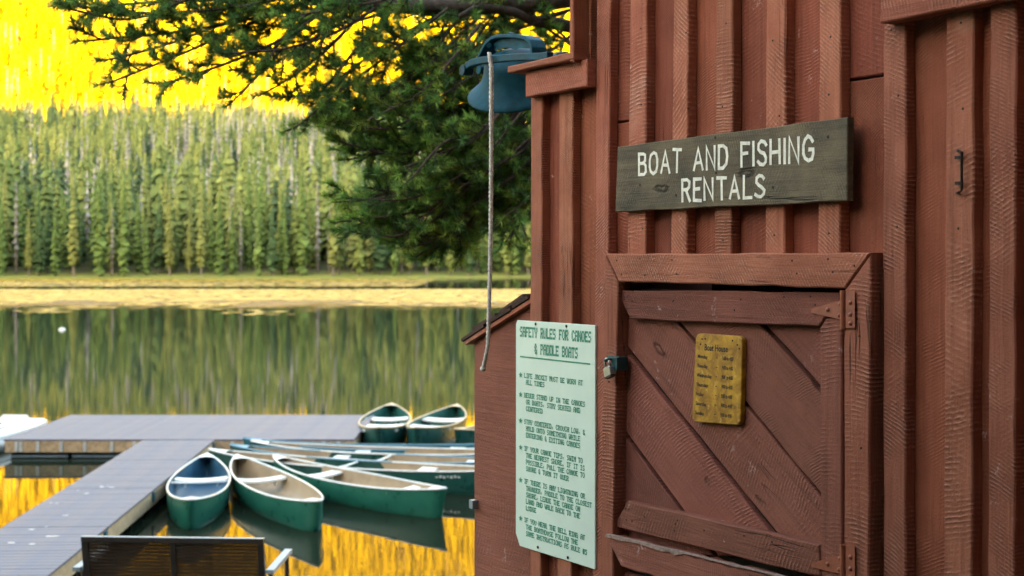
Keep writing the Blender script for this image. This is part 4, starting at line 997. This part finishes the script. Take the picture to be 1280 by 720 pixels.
# ================================================================== CANOES
def canoe(name, a, b, beam, hull, inside, gun, label, seats, thwarts=(0.5,), zt=.40, zm=.30, text=None, group='canoes moored around the dock'):
    a, b = Vector(a), Vector(b); L = (b - a).length; ang = math.atan2(b.y - a.y, b.x - a.x); c = (a + b) / 2
    root = empty(name, (c.x, c.y, 0), ang, label, 'canoe', group)
    NS, NK = 36, 10
    def half(u): return beam / 2 * max(0.0, (1 - abs(u) ** 2.1)) ** 0.82
    def rim(u): return zm + (zt - zm) * abs(u) ** 2.6
    def keel(u): return -.09 + .13 * max(0, (abs(u) - .82) / .18) ** 2
    def sect(u, inset=0.0, fl=0.0):
        bw = max(half(u) - inset, 0.006); zr = rim(u); zk = keel(u) + fl; P = []
        for k in range(-NK, NK + 1):
            t = k / NK; s = abs(t)
            x = math.sin(s * math.pi / 2) ** .62; z = s ** 3.0; bulge = 1 + .06 * math.sin(s * math.pi)
            P.append((math.copysign(bw * x * bulge if s < 1 else bw, t) if k else 0, zk + (zr - zk) * z))
        return P
    def shell(inset, fl, flip, rng_u, nm, mat, dz=0):
        vs = []; us = [(-1 + 2 * i / (NS - 1)) * rng_u for i in range(NS)]
        for u in us:
            xx = u * L / 2
            for y, z in sect(u, inset, fl):
                rake = -.10 * (max(0, abs(u) - .9) / .1) * (1 - min(1, (z - keel(u)) / max(.05, rim(u) - keel(u)))) * math.copysign(1, u) if abs(u) > .9 else 0
                vs.append((xx + rake, y, z + dz))
        m = 2 * NK + 1; fs = [(i * m + j, (i + 1) * m + j, (i + 1) * m + j + 1, i * m + j + 1) for i in range(NS - 1) for j in range(m - 1)]
        if flip: fs = [f[::-1] for f in fs]
        else: fs += [tuple(range(m)), tuple(range((NS - 1) * m, NS * m))[::-1]]
        return MB().add(vs, fs).build(nm, mat, root, True)
    hl = shell(0, 0, False, 1.0, 'hull', M[hull]); shell(.022, .115, True, .98, 'inside', M[inside], -.001)
    for sg in (-1, 1):
        pts = [((-1 + 2 * i / 40) * L / 2, sg * half(-1 + 2 * i / 40), rim(-1 + 2 * i / 40) + .004) for i in range(41)]
        MB().tube(pts, .0145, 6).build('gunwale', M[gun], root, True)
    for sg in (-1, 1):
        u0, u1 = sg * .87, sg * .995; P = []
        for u in (u0, (u0 + u1) / 2, u1): P += [(u * L / 2, -half(u), rim(u) + .012), (u * L / 2, 0, rim(u) + .03), (u * L / 2, half(u), rim(u) + .012)]
        MB().add(P, [(0, 1, 4, 3), (1, 2, 5, 4), (3, 4, 7, 6), (4, 5, 8, 7)]).build('deck_plate', M[gun], root)
    for u, sl in seats:
        xc = u * L / 2; hw = half(u) - .012; z = rim(u) - .065; mb = MB(); NSG = 8; vs = []
        for i in range(NSG + 1):
            t = -1 + 2 * i / NSG; zz_ = z + .03 * t * t
            for dx, dz in ((-sl / 2, 0), (sl / 2, 0), (sl / 2, -.03), (-sl / 2, -.03)): vs.append((xc + dx, hw * t * (1 if abs(t) < 1 else .995), zz_ + dz))
        mb.add(vs, [(i * 4 + j, i * 4 + (j + 1) % 4, i * 4 + 4 + (j + 1) % 4, i * 4 + 4 + j) for i in range(NSG) for j in range(4)])
        st = mb.build('seat', M['seat'], root)
        for sg in (-1, 1): MB().box((xc, sg * hw * .6, z - .055), (sl * .5, .02, .09)).build('seat_support', M['seat'], st)
    for u in thwarts:
        MB().tube([(u * L / 2, -half(u) + .01, rim(u) - .012), (u * L / 2, 0, rim(u) - .022), (u * L / 2, half(u) - .01, rim(u) - .012)], .017, 8).build('thwart', M['gunwale'], root, True)
    if text:
        u, sg = text; mb = MB(); x0 = u * L / 2
        # small worn white script mark on the flank
        for i in range(7):
            uu = (x0 + i * .055) / (L / 2); yy = sg * (half(uu) + .012)
            mb.box((x0 + i * .055, yy, rim(uu) - .075 + .008 * (i % 2)), (.035, .01, .035 if i % 3 else .02))
        mb.build('hull_marking', M['galv'], hl)
    return root
canoe('canoe', (-4.04, 17.85), (-4.70, 21.95), .83, 'hull', 'blue_in', 'gunwale', 'green canoe with a blue interior moored nose-out beside the walkway', [(.28, .22)], (.02,))
canoe('canoe', (-2.41, 17.75), (-4.22, 21.8), .82, 'hull', 'tan_in', 'gunwale', 'green canoe with tan interior and one white seat, next to the blue-lined canoe', [(.34, .22)], ())
canoe('canoe', (-.86, 18.70), (-3.64, 21.74), .82, 'hull', 'tan_in', 'gunwale', 'green canoe with tan interior lying slantwise, its bow nearest the lean-to', [(.42, .24), (-.52, .2)], ())
canoe('canoe', (.3, 20.5), (-4.78, 22.45), .80, 'hull_dark', 'tan_in', 'gunwale', 'long dark green canoe with small pale marking on its side', [(-.35, .26)], (.1,), text=(-.62, 1))
canoe('canoe', (.5, 21.45), (-4.55, 22.98), .80, 'hull_dark', 'tan_in', 'gunwale_blue', 'long dark green tan-lined canoe second behind the slantwise one', [(.30, .24), (-.55, .26)], (.0,))
canoe('canoe', (.6, 22.5), (-4.3, 23.45), .78, 'hull_dark', 'tan_in', 'gunwale', 'long tan-lined canoe lying just before the teal one', [(.26, .24), (-.62, .26)], ())
canoe('canoe', (.62, 23.55), (-4.5, 23.80), .66, 'hull_teal', 'hull_teal', 'gunwale_blue', 'long teal canoe lying against the dock platform', [(.45, .26), (.02, .28), (-.4, .26)], (), zm=.26)
canoe('canoe', (-2.33, 24.75), (-2.43, 28.7), .94, 'hull_dark', 'green_in', 'gunwale_wood', 'green canoe with wooden rim beyond the dock, beside the platform end', [(.35, .4), (-.22, .5), (-.62, .36)], (), zt=.46, zm=.36)
canoe('canoe', (-1.68, 24.75), (-1.10, 28.5), .90, 'hull_dark', 'green_in', 'gunwale_wood', 'green canoe with wooden rim turned slightly right, beyond the teal canoe', [(.35, .42), (-.3, .55)], (), zt=.46, zm=.36)
canoe('canoe', (-1.0, 24.7), (1.1, 27.9), .84, 'hull_dark', 'tan_in', 'gunwale_wood', 'tan-lined canoe half hidden behind the lean-to wall', [(.3, .24)], (), zt=.44, zm=.34)

# ------------------------------------------------------------------ pedal boat at the left
pbt = empty('pedal_boat', (-9.75, 26.2, 0), R(-3), 'white pedal boat moored at the left end of the dock', 'pedal boat')
def loft(sections, name, mat, parent, smooth=True):
    m = len(sections[0]); vs = [p for s in sections for p in s]; k = len(sections)
    fs = [(i * m + j, i * m + (j + 1) % m, (i + 1) * m + (j + 1) % m, (i + 1) * m + j) for i in range(k - 1) for j in range(m)] + [tuple(range(m))[::-1], tuple(range((k - 1) * m, k * m))]
    me = MB().add(vs, fs).mesh(name, smooth); bm = bmesh.new(); bm.from_mesh(me); bmesh.ops.recalc_face_normals(bm, faces=bm.faces); bm.to_mesh(me); bm.free()
    return link(name, me, mat, parent)
for sg in (-1, 1):
    S = []
    for y, r in ((-1.62, .10), (-1.5, .20), (-1.2, .26), (0, .28), (1.2, .27), (1.45, .2)):
        S.append([(sg * .58 + r * 1.05 * math.cos(a), y, .06 + r * .75 * math.sin(a)) for a in [2 * math.pi * q / 14 for q in range(14)]])
    loft(S, 'hull', M['greyhull'], pbt)
S = []
for y, wv, z in ((-1.2, .55, .25), (-1.0, .74, .30), (-.4, .80, .31), (.5, .80, .31), (1.1, .78, .32), (1.38, .66, .30)):
    S.append([(-wv, y, .16), (wv, y, .16), (wv + .02, y, z - .03), (wv - .05, y, z), (-wv + .05, y, z), (-wv - .02, y, z - .03)])
loft(S, 'deck', M['fibreglass'], pbt)
for sg in (-1, 1):
    mb = MB(); mb.box((sg * .36, .30, .33), (.52, .50, .10)); mb.box((sg * .36, .62, .37), (.52, .12, .16), Matrix.Rotation(R(-14), 3, 'X'))
    me = mb.mesh('seat'); bm = bmesh.new(); bm.from_mesh(me); bmesh.ops.bevel(bm, geom=bm.edges[:], offset=.03, segments=2, affect='EDGES'); bm.to_mesh(me); bm.free(); link('seat', me, M['fibreglass'], pbt)
    mb = MB(); mb.box((sg * .36, -.45, .315), (.36, .5, .02)); mb.build('footwell', M['hull_teal'], pbt)
    mb = MB(); mb.tube([(sg * .36 - .16, -.42, .42), (sg * .36 + .16, -.42, .42)], .018, 8); mb.box((sg * .36 - .1, -.42, .42), (.1, .12, .03)); mb.box((sg * .36 + .1, -.42, .42), (.1, .12, .03)); mb.build('pedals', M['iron'], pbt)
mb = MB(); mb.tube([(0, .1, .30), (0, .05, .40), (0, -.08, .42)], .016, 8); mb.build('steering_lever', M['iron'], pbt)
# small float far out on the lake
bp = onz(77.5, 411, .05); bu = empty('mooring_float', (bp.x, bp.y, 0), 0, 'tiny white mooring float far out on the lake', 'float')
MB().lathe([(.0005, -.10), (.12, -.05), (.16, .01), (.14, .05), (.07, .09), (.0005, .10)], 16).build('ball', M['white'], bu, True)
MB().tube([(0, 0, .09), (.03, 0, .12), (0, 0, .15), (-.03, 0, .12), (0, 0, .09)], .012, 6).build('ring', M['galv'], bu, True)

# ================================================================== BENCH
BY = 9.3; bl0, br0 = at_depth(108, 667.5, BY + .05), at_depth(333.5, 670.5, BY - .02)
bc = (bl0 + br0) / 2; BW = (Vector((br0.x, br0.y)) - Vector((bl0.x, bl0.y))).length; bang = math.atan2(br0.y - bl0.y, br0.x - bl0.x)
gz = bc.z - .86
bench = empty('bench', (bc.x, bc.y, gz), bang, 'dark steel mesh bench with its back to the viewer, facing the lake', 'bench')
H2 = BW / 2; T = .028
def bar(a, b, w_, name, mat, parent): return MB().tube([a, b], w_, 4).build(name, mat, parent)
def lean(z): return (z - .42) * -.20          # back leans towards the viewer
mb = MB()
mb.box((0, lean(.845), .845), (BW, .03, .03)); mb.box((0, lean(.47), .47), (BW, .03, .03))
for x in (-H2 + .021, 0.0, H2 - .021):
    a, b = Vector((x, lean(.47), .47)), Vector((x, lean(.845), .845)); rot = Matrix.Rotation(math.atan(.20), 3, 'X')
    mb.box((a + b) / 2, (.042 if x else .034, .028, (b - a).length - .03), rot)
bkf = mb.build('backrest_frame', M['bench'], bench)
mb = MB(); mb.box((0, lean(.845), .8625), (BW + .004, .034, .004)); mb.build('top_edge', M['bench_top'], bkf)
for x0, x1 in ((-H2 + .042, -.017), (.017, H2 - .042)):
    mb = MB(); nx = 44; nz = 15
    for i in range(nx + 1):
        x = x0 + (x1 - x0) * i / nx; mb.tube([(x, lean(.485) - .002, .485), (x, lean(.83) - .002, .83)], .0052, 4, False)
    for j in range(nz + 1):
        z = .485 + .345 * j / nz; mb.tube([(x0, lean(z) + .002, z), (x1, lean(z) + .002, z)], .0085, 4, False)
    tag(mb.build('mesh_panel', M['bench_mesh'], bench), kind='stuff')
mb = MB(); nx = 60
for i in range(nx + 1):
    x = -H2 + .02 + (BW - .04) * i / nx; mb.tube([(x, .04, .43), (x, .45, .445)], .0034, 4, False)
for j in range(18): y = .04 + .41 * j / 17; mb.tube([(-H2 + .02, y, .43 + .015 * j / 17), (H2 - .02, y, .43 + .015 * j / 17)], .0036, 4, False)
tag(mb.build('seat_mesh', M['bench_mesh'], bench), kind='stuff')
mb = MB(); mb.box((0, .04, .43), (BW, .03, .03)); mb.box((0, .455, .445), (BW, .03, .03))
for sg in (-1, 1): mb.box((sg * (H2 - .015), .247, .437), (.03, .41, .03))
mb.build('seat_frame', M['bench'], bench)
for sg in (-1, 1):
    xa = sg * (H2 + .035)
    MB().tube([(xa, .47, 0), (xa, .46, .42), (xa, .44, .64)], .016, 6).build('leg', M['bench'], bench)
    MB().tube([(xa, -.06, 0), (xa, .02, .42), (xa, lean(.66), .63)], .016, 6).build('leg', M['bench'], bench)
    mb = MB(); mb.box((xa + sg * .004, .20, .655), (.05, .56, .028), Matrix.Rotation(R(2), 3, 'X')); mb.box((xa - sg * .02, lean(.64) + .0, .64), (.05, .02, .025)); mb.build('armrest', M['bench_top'], bench)

# ================================================================== NEAR PINE
pine = empty('pine_tree', (2.05, 6.75, .9), 0, 'large pine behind the boathouse, its dark needled boughs hanging over the lake', 'tree')
PO = Vector((2.05, 6.75, .9))
tk = MB(); tk.tube([(0, 0, -.6), (.02, 0, .8), (0, .03, 3), (-.05, .02, 5.5), (0, 0, 8), (.03, 0, 10.5)], [.27, .22, .19, .15, .10, .03], 14); tk.build('trunk', M['bark'], pine, True)
limbs = MB(); twigs = MB(); NV, NF, NC_ = [], [], []; ncount = 0
def spline(P, n):
    P = [P[0] * 2 - P[1]] + P + [P[-1] * 2 - P[-2]]; out = []
    seg = len(P) - 3
    for i in range(n):
        t = i / (n - 1) * seg; k = min(int(t), seg - 1); f = t - k; a, b, c, d = P[k:k + 4]
        out.append(0.5 * ((2 * b) + (c - a) * f + (2 * a - 5 * b + 4 * c - d) * f * f + (3 * b - a - 3 * c + d) * f ** 3))
    return out
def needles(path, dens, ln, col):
    """needles around a shoot; path is a list of Vectors"""
    global ncount
    P = np.array([tuple(p) for p in path]); d = np.linalg.norm(np.diff(P, axis=0), axis=1); L = d.sum(); n = int(L * dens)
    if n < 4: return
    t = nr.random(n) ** .8 * L; cum = np.concatenate([[0], np.cumsum(d)]); i = np.clip(np.searchsorted(cum, t) - 1, 0, len(d) - 1)
    f = ((t - cum[i]) / d[i])[:, None]; base = P[i] * (1 - f) + P[i + 1] * f; tan = (P[i + 1] - P[i]) / d[i][:, None]
    rv = nr.normal(size=(n, 3)); rv -= (rv * tan).sum(1)[:, None] * tan; rv /= np.linalg.norm(rv, axis=1)[:, None]
    fw = (.35 + .75 * nr.random(n) + .5 * (t / L) ** 4)[:, None]; dr_ = tan * fw + rv; dr_ += np.array([0, 0, .15]); dr_ /= np.linalg.norm(dr_, axis=1)[:, None]
    tip = base + dr_ * (ln * (.7 + .5 * nr.random(n)))[:, None]
    sd = np.cross(dr_, nr.normal(size=(n, 3))); sd /= np.linalg.norm(sd, axis=1)[:, None]; sd *= .0023
    V = np.stack([base - sd, base + sd, tip], 1).reshape(-1, 3)
    NV.append(V); NF.append(np.arange(3 * n).reshape(-1, 3) + ncount); ncount += 3 * n
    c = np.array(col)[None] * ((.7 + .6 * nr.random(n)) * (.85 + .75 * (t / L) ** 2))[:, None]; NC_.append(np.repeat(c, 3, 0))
GREENS = [(.100, .220, .052), (.150, .275, .058), (.070, .155, .050), (.210, .310, .066)]
def shoot(p, dirv, L, depth=0):
    n = 5; pts = [p]; d = dirv.normalized()
    for k in range(n - 1):
        d = (d + Vector((rng.gauss(0, .10), rng.gauss(0, .10), rng.gauss(0, .10) + .075))).normalized(); pts.append(pts[-1] + d * (L / (n - 1)))
    twigs.tube(pts, [.0045, .004, .0035, .003, .002], 4, False)
    needles(pts[1 if L > .09 else 0:], 1100 if depth else 1050, .042, rng.choice(GREENS))
    if depth == 0 and L > .11:
        for k in (1, 2, 3):
            if rng.random() < .75:
                sd = Vector((rng.gauss(0, 1), rng.gauss(0, .8), rng.gauss(0, .6))); sd = (d + sd.normalized() * .9).normalized(); shoot(pts[k], sd, L * rng.uniform(.35, .6), 1)
def bough(P, r0, sp=.047, Ls=(.09, .20), bare=.12, rad_end=.005):
    path = spline(P, 26); m = len(path)
    twigs.tube(path, [r0 + (rad_end - r0) * (i / (m - 1)) ** .8 for i in range(m)], 6, False)
    d = [0]
    for i in range(1, m): d.append(d[-1] + (path[i] - path[i - 1]).length)
    t = d[-1] * bare; sgn = 1
    while t < d[-1]:
        i = max(1, next(q for q in range(1, m) if d[q] >= t)); p = path[i - 1].lerp(path[i], (t - d[i - 1]) / (d[i] - d[i - 1])); tan = (path[i] - path[i - 1]).normalized()
        q = Vector((rng.gauss(0, 1), rng.gauss(0, 1), rng.gauss(0, .8) - .1)); q = (q - tan * q.dot(tan)).normalized()
        shoot(p, tan * rng.uniform(.5, 1.1) + q * rng.uniform(.6, 1.1), rng.uniform(*Ls) * (1 - .3 * t / d[-1]))
        t += sp * rng.uniform(.6, 1.4)
    shoot(path[-1], (path[-1] - path[-2]), .10)
def pxp(lst, Y0, Y1): n = len(lst); return [at_depth(a, b if b < 150 else 150 + (b - 150) * .95, .76 * (Y0 + (Y1 - Y0) * i / (n - 1))) - PO for i, (a, b) in enumerate(lst)]
# heavy limb seen at the top edge, and hidden limbs feeding the boughs
def limb(P, r0, r1):
    path = spline(P, 30); limbs.tube(path, [r0 + (r1 - r0) * i / 29 for i in range(30)], 10)
limb([Vector((0, 0, 4.6))] + pxp([(900, -60), (720, -6), (620, 6), (520, 8), (430, 3), (340, -14)], 8.7, 8.1), .062, .022)
limb([Vector((0, 0, 3.9))] + pxp([(860, 60), (700, 30), (668, 26), (640, 14), (600, 10), (575, 20)], 8.8, 8.2), .038, .011)
limb([Vector((0, 0, 3.2))] + pxp([(860, 150), (740, 120), (660, 130), (600, 180), (585, 240)], 8.8, 8.3), .036, .009)
limb([Vector((0, 0, 5.0))] + pxp([(900, -140), (700, -80), (480, -60), (300, -45), (150, -30)], 8.8, 7.9), .05, .014)
BO_ = [
 ([(430, -20), (300, 8), (180, 16), (78, 4)], 8.1, 7.8), ([(420, -30), (320, -4), (200, 2), (110, 10)], 8.2, 8.0), ([(300, -30), (220, 5), (160, 24), (98, 14)], 8.0, 7.8),
 ([(400, -5), (320, 22), (220, 40), (120, 50)], 8.2, 7.9), ([(390, 0), (300, 35), (230, 66), (148, 99)], 8.2, 7.8), ([(360, 5), (280, 30), (210, 55), (150, 72)], 8.3, 8.0),
 ([(420, 5), (340, 55), (270, 84), (210, 103)], 8.1, 7.8), ([(430, 15), (390, 50), (330, 88), (300, 118)], 8.2, 7.9), ([(450, 20), (405, 65), (370, 92), (342, 110)], 8.3, 8.0),
 ([(470, 10), (420, 40), (360, 60), (300, 66)], 8.0, 7.8), ([(470, 30), (430, 80), (400, 115), (372, 120)], 8.2, 8.0), ([(520, 0), (450, 25), (380, 35), (320, 30)], 8.4, 8.2),
 ([(560, 10), (490, 65), (430, 110), (378, 153)], 8.2, 7.9), ([(600, 20), (530, 85), (460, 130), (410, 150)], 8.3, 8.0), ([(610, 50), (540, 100), (480, 125), (430, 128)], 8.5, 8.2),
 ([(640, 60), (560, 115), (490, 160), (420, 152)], 8.3, 8.0), ([(650, 90), (570, 165), (500, 195), (436, 182)], 8.4, 8.0), ([(650, 60), (580, 130), (520, 180), (446, 200)], 8.5, 8.2),
 ([(660, 130), (580, 205), (510, 245), (442, 257)], 8.4, 8.0), ([(660, 160), (590, 225), (530, 255), (470, 250)], 8.6, 8.3), ([(665, 170), (590, 240), (520, 280), (450, 282)], 8.4, 8.1),
 ([(665, 200), (600, 260), (560, 300), (528, 325)], 8.5, 8.1), ([(640, 190), (580, 250), (520, 296), (466, 297)], 8.3, 8.0), ([(650, 220), (600, 270), (560, 310), (500, 312)], 8.4, 8.1),
 ([(700, 140), (650, 230), (615, 280)], 8.6, 8.3), ([(700, 170), (660, 240), (635, 290)], 8.5, 8.2), ([(690, 100), (640, 170), (600, 230)], 8.7, 8.4), ([(690, 130), (650, 190), (560, 230)], 8.6, 8.3),
 ([(720, 10), (640, 40), (580, 70), (520, 80)], 8.6, 8.3), ([(720, -10), (640, 10), (560, 20), (500, 15)], 8.7, 8.4), ([(720, 40), (680, 70), (640, 100), (570, 120)], 8.7, 8.5),
 ([(700, -20), (620, -10), (560, 40), (540, 90)], 8.4, 8.2), ([(720, 60), (690, 40), (660, 20), (620, 30)], 8.8, 8.6), ([(640, 120), (600, 170), (560, 190), (500, 215)], 8.2, 7.9),
 ([(600, 30), (560, 80), (520, 120), (470, 145)], 8.1, 7.9), ([(540, -20), (480, 0), (420, 10), (370, 20)], 8.0, 7.8), ([(700, 80), (640, 140), (590, 150), (540, 160)], 8.5, 8.2),
 ([(690, 200), (660, 250), (640, 300)], 8.8, 8.5), ([(650, 140), (600, 200), (570, 260), (560, 300)], 8.6, 8.3), ([(620, 100), (560, 150), (500, 170), (450, 165)], 8.7, 8.4)]
for lst, a, b in BO_:
    bough(pxp(lst, a, b), .0085)
    if max(q for q, v in lst) > 520: bough(pxp([(q + rng.uniform(-16, 16), v + rng.uniform(-12, 8)) for q, v in lst], a + .25, b + .3), .007, .050, bare=.25)
    if min(v for q, v in lst) > 90: bough(pxp([(q + rng.uniform(-20, 20), v + rng.uniform(-14, 6)) for q, v in lst], a - .2, b - .1), .006, .050, (.07, .15), bare=.2)
dense = [([(690, 60), (620, 120), (560, 170), (500, 190)], 8.9, 8.6), ([(700, 100), (640, 180), (590, 230), (540, 250)], 8.9, 8.6), ([(700, 150), (650, 220), (610, 260), (560, 280)], 9.0, 8.7),
         ([(660, 20), (600, 60), (540, 100), (480, 110)], 8.9, 8.7), ([(720, 120), (690, 180), (660, 230), (640, 260)], 9.0, 8.8)]
for lst, a, b in dense: bough(pxp(lst, a, b), .013, .055, (.11, .23))
# crown above and behind the frame
for kq in range(4, 16, 2):
    az = rng.uniform(0, 6.28); z0 = 4.6 + kq * .36; Lb = (3.0 - kq * .13) * rng.uniform(.7, 1.0)
    dv = Vector((math.cos(az), math.sin(az), 0)); P = [Vector((0, 0, z0)), dv * Lb * .4 + Vector((0, 0, z0 + .15)), dv * Lb * .75 + Vector((0, 0, z0 + .05)), dv * Lb + Vector((0, 0, z0 + .1))]
    bough(P, .03, .16, (.2, .42), .25)
limbs.build('limbs', M['bark'], pine, True); twigs.build('twigs', M['bark'], pine)
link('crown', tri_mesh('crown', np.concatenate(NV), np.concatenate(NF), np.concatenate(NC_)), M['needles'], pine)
print('needle tris', ncount // 3)
